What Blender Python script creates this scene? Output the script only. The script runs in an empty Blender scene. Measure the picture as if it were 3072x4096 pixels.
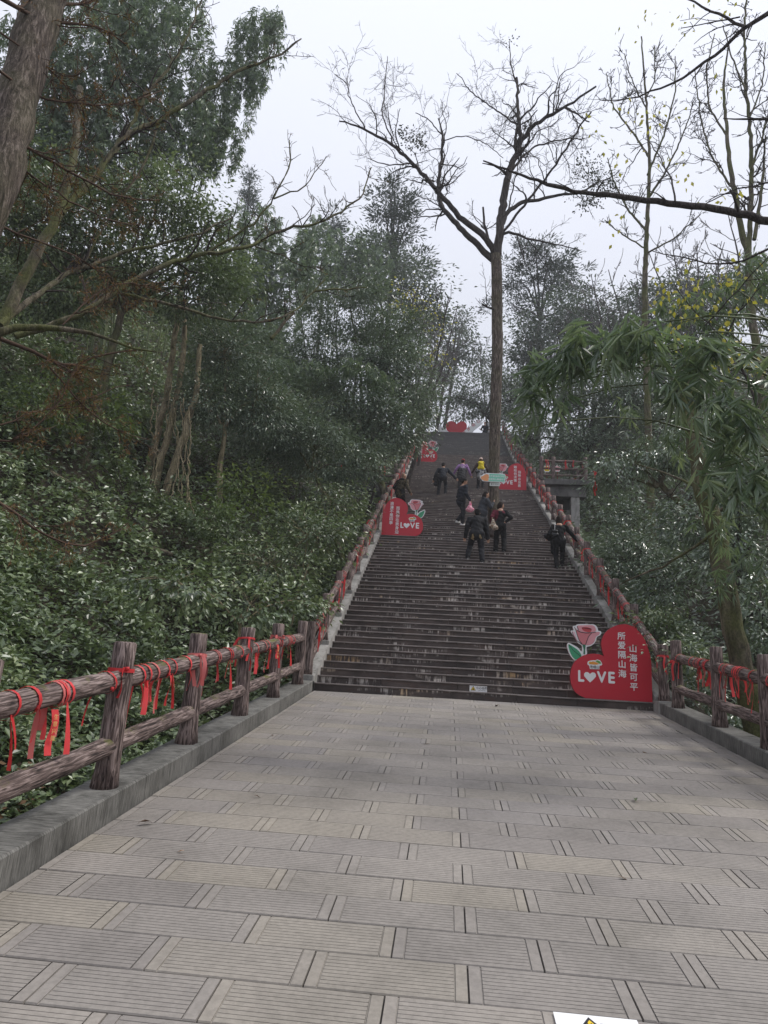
import bpy, bmesh, math, random
import numpy as np
from mathutils import Vector, Matrix
random.seed(7)
RNG = np.random.default_rng(11)
sc = bpy.context.scene
COL = sc.collection

# ------------------------------------------------------------------ camera, sky, sun, exposure
CAM = np.array([2.31932, -12.82405, 0.10113]); FPX = 2839.33
_pitch, _yaw, _roll = 0.24345, 0.09761, 0.0599
_cy, _sy, _cp, _sp = math.cos(_yaw), math.sin(_yaw), math.cos(_pitch), math.sin(_pitch)
FW = np.array([-_sy*_cp, _cy*_cp, _sp]); _rt = np.array([_cy, _sy, 0.0]); _up = np.cross(_rt, FW)
RT = math.cos(_roll)*_rt + math.sin(_roll)*_up
UP = -math.sin(_roll)*_rt + math.cos(_roll)*_up
cd = bpy.data.cameras.new('camera'); cam = bpy.data.objects.new('camera', cd); COL.objects.link(cam)
cam.matrix_world = Matrix(((RT[0], UP[0], -FW[0], CAM[0]), (RT[1], UP[1], -FW[1], CAM[1]), (RT[2], UP[2], -FW[2], CAM[2]), (0, 0, 0, 1)))
cd.sensor_fit = 'VERTICAL'; cd.sensor_height = 36.0; cd.lens = FPX/4096*36.0; cd.clip_start = 0.05; cd.clip_end = 2000
sc.camera = cam

SUN_EL, SUN_AZ = math.radians(54), math.radians(72)      # azimuth clockwise from +Y (up the stairs)
w = bpy.data.worlds.new('World'); sc.world = w; w.use_nodes = True
nt = w.node_tree; nt.nodes.clear()
sky = nt.nodes.new('ShaderNodeTexSky'); sky.sky_type = 'NISHITA'; sky.sun_disc = False
sky.sun_elevation = SUN_EL; sky.sun_rotation = SUN_AZ; sky.air_density = 1.0; sky.dust_density = 6.0; sky.ozone_density = 1.0
hs = nt.nodes.new('ShaderNodeHueSaturation'); hs.inputs['Saturation'].default_value = 0.22
mx = nt.nodes.new('ShaderNodeMixRGB'); mx.inputs[0].default_value = 0.95; mx.inputs[2].default_value = (4.3, 4.47, 5.05, 1)
bg = nt.nodes.new('ShaderNodeBackground'); bg.inputs['Strength'].default_value = 0.115
wo = nt.nodes.new('ShaderNodeOutputWorld')
nt.links.new(sky.outputs[0], hs.inputs['Color']); nt.links.new(hs.outputs[0], mx.inputs[1])
# an overcast sky grows brighter towards the zenith: (1 + 2 sin e) / 3
tcw = nt.nodes.new('ShaderNodeTexCoord'); sxz = nt.nodes.new('ShaderNodeSeparateXYZ'); mrw = nt.nodes.new('ShaderNodeMapRange'); mrw.inputs['From Min'].default_value = 0; mrw.inputs['From Max'].default_value = 1
mrw.inputs['To Min'].default_value = .62; mrw.inputs['To Max'].default_value = 1.36; mul = nt.nodes.new('ShaderNodeMixRGB'); mul.blend_type = 'MULTIPLY'; mul.inputs[0].default_value = 1
nt.links.new(tcw.outputs['Generated'], sxz.inputs[0]); nt.links.new(sxz.outputs[2], mrw.inputs['Value']); nt.links.new(mx.outputs[0], mul.inputs[1]); nt.links.new(mrw.outputs[0], mul.inputs[2])
nt.links.new(mul.outputs[0], bg.inputs['Color']); nt.links.new(bg.outputs[0], wo.inputs['Surface'])
sl = bpy.data.lights.new('sun', 'SUN'); sl.energy = 1.5; sl.angle = math.radians(12); sl.color = (1, .96, .9)
sun = bpy.data.objects.new('sun', sl); COL.objects.link(sun); sun.location = (0, 0, 60)
_sd = Vector((math.sin(SUN_AZ)*math.cos(SUN_EL), math.cos(SUN_AZ)*math.cos(SUN_EL), math.sin(SUN_EL)))
sun.rotation_euler = _sd.to_track_quat('Z', 'Y').to_euler()
vs = sc.view_settings; vs.view_transform = 'Standard'; vs.look = 'None'; vs.exposure = 0.74; vs.gamma = 1.0; vs.use_curve_mapping = False
sc.cycles.use_denoising = True; sc.cycles.max_bounces = 6; sc.cycles.transparent_max_bounces = 4
sc.cycles.diffuse_bounces = 4; sc.cycles.volume_bounces = 1

HAZE, HTOP = 0.0010, 46.0
# ------------------------------------------------------------------ measures
W, TR, RI, SL = 5.872, 0.288, 0.14, 0.12025     # stair width, tread, riser, slope of the paving
N1, T2, NS = 104, 0.26, 140                      # steps of the lower flight, tread of the upper flight, number of steps
def px(x, y, Y):
    """the point on the plane Y=const that lies on the sight line through photo position x, y"""
    d = FW + RT*(x-1536)/FPX + UP*(2048-y)/FPX
    return CAM + d*((Y-CAM[1])/d[1])
def step_y(n): return (n-1)*TR if n <= N1 else (N1-1)*TR + (n-N1)*T2
Y_TOP = step_y(NS); Z_TOP = NS*RI
def sline(y):
    y = np.asarray(y, float)
    a = SL*y; b = y*RI/TR + RI
    y1 = (N1-1)*TR; c = N1*RI + (y-y1)*RI/T2
    z = np.where(y < 0, a, np.where(y < y1, b, c))
    z = np.minimum(z, Z_TOP)
    return np.where(y > Y_TOP+14, Z_TOP - (y-Y_TOP-14)*.10, z)
def sm(t): t = np.clip(t, 0, 1); return t*t*(3-2*t)
def nz(x, y): return (np.sin(x*1.1+y*.7+1)+np.sin(x*.53-y*1.27+2)*.9+np.sin(x*2.3+y*1.9)*.5+np.sin(-x*3.1+y*2.6+.5)*.35+np.sin(x*5.3+y*4.1)*.2)/2.95
def ground(x, y):
    x = np.asarray(x, float); y = np.asarray(y, float); b = sline(y)
    uL = np.maximum(0, -x-.33); uR = np.maximum(0, x-W-.33)
    top = sm((y-Y_TOP+2)/6)
    kL = np.where(y > Y_TOP, .2, .78); kR = np.where(y > Y_TOP, .25, .8)
    zl = -.75*sm(uL/.9)*(1-top) + (.78*(1-top)+.25*top)*np.maximum(0, uL-1.1) - .30*(1-top)*np.maximum(0, uL-13) + .45*nz(x, y)*sm((uL-.6)/1.5)
    zr = -2.0*sm(uR/2.6)*(1-top) + (.72*(1-top)+.25*top)*np.maximum(0, uR-3.0) - .30*(1-top)*np.maximum(0, uR-13) + .45*nz(x, y)*sm((uR-.8)/1.5)
    z = b - .30 + np.where(x < W/2, zl, zr)
    return np.where(z > 26, 26+(z-26)*.25, z)

# ------------------------------------------------------------------ objects and tags
def tag(o, label=None, cat=None, group=None, kind=None):
    if label: o['label'] = label
    if cat: o['category'] = cat
    if group: o['group'] = group
    if kind: o['kind'] = kind
    return o
def link(name, me, parent=None, mats=()):
    o = bpy.data.objects.new(name, me); COL.objects.link(o)
    if parent is not None: o.parent = parent
    if me is not None and mats:
        for m in (mats if isinstance(mats, (list, tuple)) else [mats]): me.materials.append(m)
    return o
def thing(name, label, cat, loc=(0, 0, 0), rz=0, group=None):
    o = bpy.data.objects.new(name, None); COL.objects.link(o); o.location = loc; o.rotation_euler = (0, 0, rz)
    o.empty_display_size = .1
    return tag(o, label, cat, group)
def pydata(name, v, f, smooth=False):
    me = bpy.data.meshes.new(name); me.from_pydata([tuple(map(float, q)) for q in v], [], [tuple(map(int, q)) for q in f]); me.update()
    if smooth: me.polygons.foreach_set('use_smooth', [True]*len(me.polygons))
    return me
def fast_mesh(name, V, F, attr=None, smooth=False):
    """V (n,3) float array, F (m,k) int array with k=3 or 4"""
    me = bpy.data.meshes.new(name); V = np.ascontiguousarray(V, np.float32); F = np.ascontiguousarray(F, np.int32)
    k = F.shape[1]; me.vertices.add(len(V)); me.vertices.foreach_set('co', V.ravel())
    me.loops.add(F.size); me.loops.foreach_set('vertex_index', F.ravel())
    me.polygons.add(len(F)); me.polygons.foreach_set('loop_start', np.arange(0, F.size, k, dtype=np.int32))
    me.polygons.foreach_set('use_smooth', np.full(len(F), smooth))
    if attr is not None:
        a = me.attributes.new('rnd', 'FLOAT', 'FACE'); a.data.foreach_set('value', np.ascontiguousarray(attr, np.float32))
    me.update(calc_edges=True)
    return me
def box_vf(x0, x1, y0, y1, z0, z1, base=0):
    v = [(x0, y0, z0), (x1, y0, z0), (x1, y1, z0), (x0, y1, z0), (x0, y0, z1), (x1, y0, z1), (x1, y1, z1), (x0, y1, z1)]
    f = [(0, 3, 2, 1), (4, 5, 6, 7), (0, 1, 5, 4), (1, 2, 6, 5), (2, 3, 7, 6), (3, 0, 4, 7)]
    return v, [tuple(i+base for i in q) for q in f]
def box_mesh(name, x0, x1, y0, y1, z0, z1, bevel=0):
    v, f = box_vf(x0, x1, y0, y1, z0, z1); me = pydata(name, v, f)
    if bevel:
        bm = bmesh.new(); bm.from_mesh(me); bmesh.ops.bevel(bm, geom=bm.edges[:], offset=bevel, segments=1, affect='EDGES'); bm.to_mesh(me); bm.free()
    return me

# ------------------------------------------------------------------ materials
class NT:
    def __init__(s, name):
        s.m = bpy.data.materials.new(name); s.m.use_nodes = True; s.t = s.m.node_tree; s.n = s.t.nodes; s.n.clear()
        s.out = s.n.new('ShaderNodeOutputMaterial'); s.b = s.n.new('ShaderNodeBsdfPrincipled'); s.t.links.new(s.b.outputs[0], s.out.inputs[0])
    def new(s, typ, **kw):
        n = s.n.new(typ)
        for k, v in kw.items(): setattr(n, k, v)
        return n
    def l(s, a, b): s.t.links.new(a, b)
    def coords(s, which='Object', scale=(1, 1, 1)):
        tc = s.new('ShaderNodeTexCoord'); mp = s.new('ShaderNodeMapping'); mp.inputs['Scale'].default_value = scale
        s.l(tc.outputs[which], mp.inputs[0]); return mp.outputs[0]
    def world(s, scale=(1, 1, 1)):
        g = s.new('ShaderNodeNewGeometry'); mp = s.new('ShaderNodeMapping'); mp.inputs['Scale'].default_value = scale
        s.l(g.outputs['Position'], mp.inputs[0]); return mp.outputs[0]
    def noise(s, vec, scale, detail=4, rough=.55, dist=0):
        n = s.new('ShaderNodeTexNoise'); n.inputs['Scale'].default_value = scale; n.inputs['Detail'].default_value = detail
        n.inputs['Roughness'].default_value = rough; n.inputs['Distortion'].default_value = dist; s.l(vec, n.inputs['Vector']); return n.outputs[0]
    def ramp(s, fac, stops):
        r = s.new('ShaderNodeValToRGB'); e = r.color_ramp.elements
        while len(e) < len(stops): e.new(.5)
        for q, (p, c) in zip(e, stops): q.position = p; q.color = (*c, 1) if len(c) == 3 else c
        s.l(fac, r.inputs[0]); return r.outputs[0]
    def mix(s, fac, a, b, blend='MIX'):
        m = s.new('ShaderNodeMixRGB', blend_type=blend)
        for i, q in ((0, fac), (1, a), (2, b)):
            if hasattr(q, 'links') or hasattr(q, 'is_output'): s.l(q, m.inputs[i])
            else: m.inputs[i].default_value = q if i == 0 else (*q, 1)
        return m.outputs[0]
    def math(s, op, a, b):
        m = s.new('ShaderNodeMath', operation=op)
        for i, q in enumerate((a, b)):
            if hasattr(q, 'is_output'): s.l(q, m.inputs[i])
            else: m.inputs[i].default_value = q
        return m.outputs[0]
    def color(s, c): s.l(c, s.b.inputs['Base Color'])
    def bump(s, h, strength=.4, dist=.02):
        b = s.new('ShaderNodeBump'); b.inputs['Strength'].default_value = strength; b.inputs['Distance'].default_value = dist
        s.l(h, b.inputs['Height']); s.l(b.outputs[0], s.b.inputs['Normal'])
    def fin(s, rough=.8, spec=.3, metal=0):
        s.b.inputs['Roughness'].default_value = rough; s.b.inputs['Specular IOR Level'].default_value = spec; s.b.inputs['Metallic'].default_value = metal
        return s.m
def plain(name, c, rough=.6, spec=.4, var=.12, scale=6, bump=.0, bscale=60):
    t = NT(name); v = t.coords(); n = t.noise(v, scale, 5)
    t.color(t.ramp(n, [(.3, tuple(x*(1-var) for x in c)), (.7, tuple(min(1, x*(1+var)) for x in c))]))
    if bump: t.bump(t.noise(v, bscale, 6), bump, .01)
    return t.fin(rough, spec)
def leafmat(name, cols, rough=.42, spec=.5, tr=.25):
    t = NT(name); a = t.new('ShaderNodeAttribute', attribute_name='rnd', attribute_type='GEOMETRY')
    k = len(cols); c = t.ramp(a.outputs['Fac'], [(i/(k-1), q) for i, q in enumerate(cols)])
    t.color(c); t.fin(rough, spec)
    tb = t.new('ShaderNodeBsdfTranslucent'); lc = t.mix(.35, c, (.16, .22, .02)); t.l(lc, tb.inputs['Color'])
    ms = t.new('ShaderNodeMixShader'); ms.inputs[0].default_value = tr
    t.l(t.b.outputs[0], ms.inputs[1]); t.l(tb.outputs[0], ms.inputs[2]); t.l(ms.outputs[0], t.out.inputs[0])
    return t.m
MAT = {}
def m_paver():
    t = NT('paving_stone'); oi = t.new('ShaderNodeObjectInfo'); wv = t.world()
    base = t.ramp(oi.outputs['Random'], [(0, (.262, .243, .228)), (.3, (.30, .278, .255)), (.55, (.318, .291, .250)), (.8, (.275, .257, .245)), (1, (.335, .308, .278))])
    n = t.ramp(t.noise(wv, 1.1, 7, .68), [(.30, (.66, .65, .63)), (.5, (.86, .845, .83)), (.7, (1.0, .98, .955))])
    c = t.mix(1, base, n, 'MULTIPLY')
    sp = t.ramp(t.noise(wv, 90, 3, .7), [(.68, (0, 0, 0)), (.78, (1, 1, 1))]); c = t.mix(t.math('MULTIPLY', sp, .35), c, (.55, .53, .5))
    c = t.mix(.5, c, t.mix(1, c, t.ramp(t.noise(wv, 28, 5, .7), [(.35, (.7, .7, .7)), (.6, (1.1, 1.1, 1.1))]), 'MULTIPLY'))
    t.color(c); t.bump(t.noise(wv, 140, 4), .25, .004); return t.fin(.72, .35)
def m_riser(name, c0, c1, streak=1.0):
    t = NT(name); wv = t.world(); oi = t.new('ShaderNodeObjectInfo')
    c = t.ramp(t.noise(wv, 2.2, 6, .62), [(.3, c0), (.7, c1)])
    c = t.mix(t.math('MULTIPLY', t.ramp(t.noise(t.world((1.3, 1, 5)), 2.1, 4), [(.55, (0, 0, 0)), (.7, (1, 1, 1))]), .55), c, (.085, .048, .036))
    s1 = t.noise(t.world((9, .6, 1.0)), 1.6, 6, .7); s2 = t.noise(t.world((.9, 3.4, 3.4)), 1.15, 3)
    mk = t.math('MULTIPLY', t.ramp(s1, [(.49, (0, 0, 0)), (.57, (1, 1, 1))]), t.ramp(s2, [(.53, (0, 0, 0)), (.63, (1, 1, 1))]))
    mk = t.math('MULTIPLY', mk, .9*streak)
    oc = t.ramp(t.noise(t.world((1, 1, 1)), .9, 2), [(.54, (.62, .58, .53)), (.66, (.50, .34, .18))])
    c = t.mix(mk, c, oc); v = t.mix(1, c, t.ramp(oi.outputs['Random'], [(0, (.75, .75, .76)), (1, (1.25, 1.22, 1.2))]), 'MULTIPLY')
    t.color(v); t.bump(t.noise(wv, 45, 5), .4, .006); return t.fin(.6, .35)
def m_tread(name, c0, c1):
    t = NT(name); wv = t.world(); c = t.ramp(t.noise(wv, 3.5, 6, .65), [(.3, c0), (.72, c1)])
    t.color(c); t.bump(t.noise(wv, 60, 5), .3, .005); return t.fin(.55, .45)
def m_concrete(name, c0, c1, tool=False):
    t = NT(name); wv = t.world(); c = t.ramp(t.noise(wv, 1.7, 7, .65), [(.28, c0), (.7, c1)])
    d = t.ramp(t.noise(t.world((2.5, 2.5, .7)), 2.4, 5, .7), [(.5, (1, 1, 1)), (.72, (.45, .45, .44))]); c = t.mix(1, c, d, 'MULTIPLY')
    t.color(c)
    h = t.noise(t.world((3, 26, 2.2)) if tool else wv, 3 if tool else 40, 5)
    if tool: t.color(t.mix(1, c, t.ramp(h, [(.35, (.55, .55, .55)), (.6, (1.15, 1.15, 1.15))]), 'MULTIPLY'))
    t.bump(h, .6, .012); return t.fin(.85, .25)
def m_fauxwood():
    t = NT('bark_cast_concrete'); v = t.coords('Object', (1, 1, .075)); oi = t.new('ShaderNodeObjectInfo')
    ad = t.new('ShaderNodeVectorMath', operation='ADD'); t.l(v, ad.inputs[0])
    cm = t.new('ShaderNodeCombineXYZ'); t.l(t.math('MULTIPLY', oi.outputs['Random'], 37.0), cm.inputs[0]); t.l(cm.outputs[0], ad.inputs[1])
    n = t.noise(ad.outputs[0], 62, 5, .6, .7)
    c = t.ramp(n, [(.36, (.028, .020, .019)), (.5, (.15, .115, .106)), (.62, (.36, .30, .285))])
    big = t.ramp(t.noise(t.coords('Object', (1, 1, .5)), 4, 4), [(.3, (.62, .58, .56)), (.7, (1.12, 1.05, 1.03))]); c = t.mix(1, c, big, 'MULTIPLY')
    g = t.new('ShaderNodeNewGeometry'); sx = t.new('ShaderNodeSeparateXYZ'); t.l(g.outputs['Normal'], sx.inputs[0])
    up = t.ramp(sx.outputs[2], [(.45, (0, 0, 0)), (.8, (1, 1, 1))]); mo = t.ramp(t.noise(t.world(), 2.3, 6, .7), [(.54, (0, 0, 0)), (.64, (1, 1, 1))])
    c = t.mix(t.math('MULTIPLY', t.math('MULTIPLY', up, mo), .9), c, (.10, .11, .018))
    t.color(c); t.bump(n, .9, .012); return t.fin(.78, .3)
def m_bark(name, c0, c1, c2, sc_=14, st=.12, moss=0.0):
    t = NT(name); v = t.world((1, 1, st)); n = t.noise(v, sc_, 6, .65, .8)
    c = t.ramp(n, [(.34, c0), (.52, c1), (.68, c2)])
    if moss: c = t.mix(t.math('MULTIPLY', t.ramp(t.noise(t.world(), 1.8, 5), [(.42, (0, 0, 0)), (.6, (1, 1, 1))]), moss), c, (.085, .095, .03))
    fn = t.noise(t.world((1, 1, st*2.5)), sc_*4.5, 5, .7); c = t.mix(1, c, t.ramp(fn, [(.35, (.7, .7, .7)), (.6, (1.4, 1.4, 1.4))]), 'MULTIPLY')
    t.color(c); t.bump(t.math('ADD', n, t.math('MULTIPLY', fn, .35)), 1.0, .035); return t.fin(.85, .2)
def m_cloth(name, c, rough=.8, var=.18):
    t = NT(name); v = t.coords(); c_ = t.ramp(t.noise(v, 7, 5), [(.3, tuple(x*(1-var) for x in c)), (.7, tuple(x*(1+var) for x in c))]); t.color(c_)
    t.bump(t.noise(v, 9, 4, .5, .7), .55, .03); return t.fin(rough, .25)
MAT['paver'] = m_paver()
MAT['bed'] = m_concrete('joint_mortar', (.05, .046, .042), (.11, .10, .092))
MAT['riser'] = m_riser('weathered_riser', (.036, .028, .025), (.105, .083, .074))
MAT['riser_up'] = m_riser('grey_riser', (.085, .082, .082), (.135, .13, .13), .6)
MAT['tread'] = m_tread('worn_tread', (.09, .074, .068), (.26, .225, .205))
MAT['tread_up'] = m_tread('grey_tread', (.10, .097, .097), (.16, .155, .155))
MAT['kerb'] = m_concrete('tooled_kerb', (.085, .083, .076), (.235, .228, .212), True)
MAT['conc'] = m_concrete('pale_concrete', (.20, .195, .18), (.42, .405, .385))
MAT['concd'] = m_concrete('stained_concrete', (.07, .068, .064), (.19, .185, .178))
MAT['faux'] = m_fauxwood()
MAT['soil'] = m_concrete('leafy_soil', (.022, .018, .012), (.06, .048, .03))

# ------------------------------------------------------------------ ground
def grid(xs, ys):
    X, Y = np.meshgrid(xs, ys); V = np.stack([X, Y, ground(X, Y)], -1).reshape(-1, 3); a, b = len(xs), len(ys)
    i = np.arange((a-1)*(b-1)); r, c = i//(a-1), i % (a-1); k = r*a+c
    return V, np.stack([k, k+1, k+1+a, k+a], -1)
xs = np.unique(np.concatenate([np.linspace(-46, -12, 24), np.linspace(-12, -.2, 42), np.linspace(-.2, W+.2, 6), np.linspace(W+.2, W+14, 46), np.linspace(W+14, 52, 24)]))
ys = np.unique(np.concatenate([np.linspace(-20, -14, 6), np.linspace(-14, 45, 130), np.linspace(45, 100, 30)]))
V, F = grid(xs, ys)
tag(link('hillside', fast_mesh('hillside', V, F, smooth=True), None, MAT['soil']), kind='structure')

# ------------------------------------------------------------------ paved walkway with its stones
PL, PW_, GAP = .70, .315, .012
walk = link('paved_walkway', None); tag(walk, kind='structure')
v, f = box_vf(-.30, W+.30, -14.5, .02, -.30, -.012)
v = [(x, y, z+SL*y) for x, y, z in v]
link('paving_bed', pydata('paving_bed', v, f), walk, MAT['bed'])
def paver_mesh(name, L, ng=9):
    """a stone with a plain band at both ends and fine grooves between them"""
    w2, dep, band = PW_-GAP*.6, .0035, .05
    L2 = L-GAP*.75; x0, x1 = -L2/2, L2/2; a, b = x0+band, x1-band
    if L < .3: band = 0; a, b = x0, x1
    V, F = [], []
    ye = np.linspace(-w2/2+.012, w2/2-.012, ng*2+2)
    prof = [(-w2/2, -.006), (-w2/2+.004, 0)]
    for k in range(ng):
        yc = -w2/2+.02+(w2-.04)*(k+.5)/ng; g = .0027
        prof += [(yc-g, 0), (yc-g*.4, -dep), (yc+g*.4, -dep), (yc+g, 0)]
    prof += [(w2/2-.004, 0), (w2/2, -.006)]
    n = len(prof)
    for xx in (a+.008, b-.008): V += [(xx, y, z) for y, z in prof]
    F += [(i, n+i, n+i+1, i+1) for i in range(n-1)]
    def slab(xa, xb):
        s = len(V); V.extend([(xa, -w2/2, -.006), (xb, -w2/2, -.006), (xb, -w2/2+.004, 0), (xa, -w2/2+.004, 0), (xa, w2/2-.004, 0), (xb, w2/2-.004, 0), (xb, w2/2, -.006), (xa, w2/2, -.006)])
        F.extend([(s, s+1, s+2, s+3), (s+3, s+2, s+5, s+4), (s+4, s+5, s+6, s+7)])
        for q in ((s, s+3, s+4, s+7), (s+1, s+6, s+5, s+2)):
            t0 = len(V); V.extend([(V[q[0]][0], -w2/2, -.03), (V[q[0]][0], w2/2, -.03)]); F.append((*q[:1], q[1], q[2], q[3]))
            F.append((q[0], q[3], t0+1, t0) if q[0] == s else (q[0], t0, t0+1, q[1]))
    if band:
        slab(x0, a); slab(b, x1)
        s = len(V); V += [(a, -w2/2, -.0055), (a+.008, -w2/2, -.0055), (a+.008, w2/2, -.0055), (a, w2/2, -.0055), (b-.008, -w2/2, -.0055), (b, -w2/2, -.0055), (b, w2/2, -.0055), (b-.008, w2/2, -.0055)]
        F += [(s, s+1, s+2, s+3), (s+4, s+5, s+6, s+7)]
    s = len(V); V += [(x0, -w2/2, -.03), (x1, -w2/2, -.03), (x0, w2/2, -.03), (x1, w2/2, -.03), (x0, -w2/2, -.006), (x1, -w2/2, -.006), (x0, w2/2, -.006), (x1, w2/2, -.006)]
    F += [(s, s+1, s+5, s+4), (s+3, s+2, s+6, s+7)]
    me = pydata(name, V, F); me.materials.append(MAT['paver']); return me
PME = {}
ramp_rx = math.atan(SL)
for r in range(0, 44):
    yc = -.17 - PW_*r
    if yc < -11.2: break
    j0 = 2.466 if r % 2 == int(round((8.832-.17)/PW_)) % 2 else 2.466-.35
    edges = [j0 + PL*k for k in range(-6, 8)]; edges = [0.012] + [e for e in edges if .1 < e < W-.1] + [W-.012]
    for a, b in zip(edges, edges[1:]):
        k = round(b-a, 3)
        if k not in PME: PME[k] = paver_mesh('paver', k)
        o = link('paver', PME[k], walk); o.location = ((a+b)/2, yc + random.uniform(-.0015, .0015), SL*yc + random.uniform(-.002, .0015))
        o.rotation_euler = (ramp_rx + random.uniform(-.004, .004), random.uniform(-.003, .003), random.uniform(-.002, .002))

# ------------------------------------------------------------------ kerbs and stair coping
def kerb(name, xin, xout, segs):
    t = link(name, None); tag(t, kind='structure')
    for y0, y1 in segs:
        x0, x1 = sorted((xin, xout)); z0, z1 = -.55, .18
        c = .012; pr = [(x0, z0), (x1, z0), (x1, z1-c), (x1-c, z1), (x0+c, z1), (x0, z1-c)]
        vv = [(x, y, z+SL*y) for y in (y0+.004, y1-.004) for x, z in pr]; n = 6
        ff = [(i, (i+1) % n, n+(i+1) % n, n+i) for i in range(n)] + [tuple(range(n))[::-1], tuple(range(n, 2*n))]
        link('kerb_stone', pydata('kerb_stone', vv, ff), t, MAT['kerb'])
kerb('kerb_left', 0, -.34, [(-14, -9.0), (-9.0, -7.05), (-7.05, -5.2), (-5.2, -3.4), (-3.4, -1.6), (-1.6, .0)])
kerb('kerb_right', W, W+.34, [(-14, -6.0), (-6, -4.2), (-4.2, -2.5), (-2.5, -1.2), (-1.2, .0)])
def coping(name, xin, xout):
    t = link(name, None); tag(t, kind='structure'); x0, x1 = sorted((xin, xout))
    ks = [0.0] + list(np.arange(2.9, Y_TOP, 2.9)) + [Y_TOP+.3]
    for y0, y1 in zip(ks, ks[1:]):
        yy = [y0+.003, y1-.003]
        vv = [];
        for y in yy:
            zt = float(sline(max(y, .001)))+.10
            vv += [(x0, y, zt-.9), (x1, y, zt-.9), (x1, y, zt), (x0, y, zt)]
        ff = [(0, 1, 5, 4), (1, 2, 6, 5), (2, 3, 7, 6), (3, 0, 4, 7), (3, 2, 1, 0), (4, 5, 6, 7)]
        link('coping_stone', pydata('coping_stone', vv, ff), t, MAT['conc'])
coping('coping_left', -.001, -.34); coping('coping_right', W+.001, W+.34)

# ------------------------------------------------------------------ staircase: treads and risers
stair = link('stone_staircase', None); tag(stair, kind='structure')
vv = []; ff = []
for i, y in enumerate([0.06] + list(np.linspace(.1, Y_TOP, 60)) + [Y_TOP+.25]):
    z = float(sline(y))-.20 if y > .08 else -.03
    vv += [(-.3, y, z), (W+.3, y, z)]
    if i: ff.append((2*i-2, 2*i-1, 2*i+1, 2*i))
link('stair_core', pydata('stair_core', vv, ff), stair, MAT['bed'])
def step_mesh(L, t):
    o, th, c = .026, .026, .006
    pr = [(c, RI), (0, RI-c), (0, RI-th+c*.6), (.003, RI-th), (o, RI-th), (o, -.01), (o+.05, -.01), (o+.05, RI-th-.002), (t+.05, RI-th), (t+.05, RI)]
    n = len(pr); V = [(x, y, z) for x in (-L/2, L/2) for y, z in pr]
    F = [(i, n+i, n+(i+1) % n, (i+1) % n) for i in range(n)] + [tuple(range(n)), tuple(range(n, 2*n))[::-1]]
    me = pydata('step_stone', V, F)
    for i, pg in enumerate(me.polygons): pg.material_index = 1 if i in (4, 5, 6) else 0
    return me
SME = {}
def smesh(L, t, up):
    k = (round(L, 3), t, up)
    if k not in SME:
        SME[k] = step_mesh(L-.006, t)
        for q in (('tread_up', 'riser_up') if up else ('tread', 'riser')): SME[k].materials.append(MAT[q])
    return SME[k]
for n in range(1, NS+1):
    up = n > N1; t = T2 if up else TR
    if n <= 38: cuts = [0, 1.17+.22*(n % 2), 2.34+.1*(n % 3), 3.51+.05*(n % 2), 4.7-.12*(n % 3), W]
    else: cuts = [0, W]
    for a, b in zip(cuts, cuts[1:]):
        o = link('step_stone' if n <= 38 else 'step', smesh(b-a, t, up), stair)
        o.location = ((a+b)/2, step_y(n) + random.uniform(-.003, .003)*(n <= 38), (n-1)*RI + random.uniform(-.002, .002)*(n <= 38))
tag(link('upper_landing', box_mesh('upper_landing', -3, W+3, Y_TOP+T2+.04, Y_TOP+16, Z_TOP-.3, Z_TOP-.002), None, MAT['tread_up']), kind='structure')

# ------------------------------------------------------------------ bark-cast railings
def cyl_mesh(name, r0, r1, L, sides=14, rings=7, wob=.004, seed=0, flare=0):
    g = np.random.default_rng(seed); V = []; F = []
    for k in range(rings+1):
        t = k/rings
        for i in range(sides):
            a = 2*math.pi*i/sides; r = r0+(r1-r0)*t + g.normal(0, wob) + (flare*(1-t/.12)**2 if t < .12 else 0)
            V.append((r*math.cos(a), r*math.sin(a), L*t))
    for k in range(rings):
        for i in range(sides):
            j = (i+1) % sides; F.append((k*sides+i, k*sides+j, (k+1)*sides+j, (k+1)*sides+i))
    b = len(V)
    for i in range(sides): a = 2*math.pi*i/sides; V.append(((r1-.014)*math.cos(a), (r1-.014)*math.sin(a), L+.010))
    for i in range(sides): j = (i+1) % sides; F.append((rings*sides+i, rings*sides+j, b+j, b+i))
    F.append(tuple(range(b, b+sides))); F.append(tuple(range(sides))[::-1])
    me = pydata(name, V, F); me.polygons.foreach_set('use_smooth', [True]*(len(F)-2)+[False]*2); return me
POSTS = [cyl_mesh('post', .090, .084, 1.06, seed=k, flare=.016) for k in range(4)]
POSTN = [cyl_mesh('post', .088, .082, .96, seed=k+9, flare=.016) for k in range(4)]
for q in POSTS+POSTN: q.materials.append(MAT['faux'])
def rail(par, a, b, r, seed):
    a, b = Vector(a), Vector(b); d = b-a
    me = cyl_mesh('rail', r, r, d.length, rings=9, wob=.0045, seed=seed); me.materials.append(MAT['faux'])
    o = link('rail', me, par); o.location = a; o.rotation_euler = d.to_track_quat('Z', 'Y').to_euler(); return o
RAILS = []                                              # (fence key, point a, point b) of every hand rail
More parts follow.
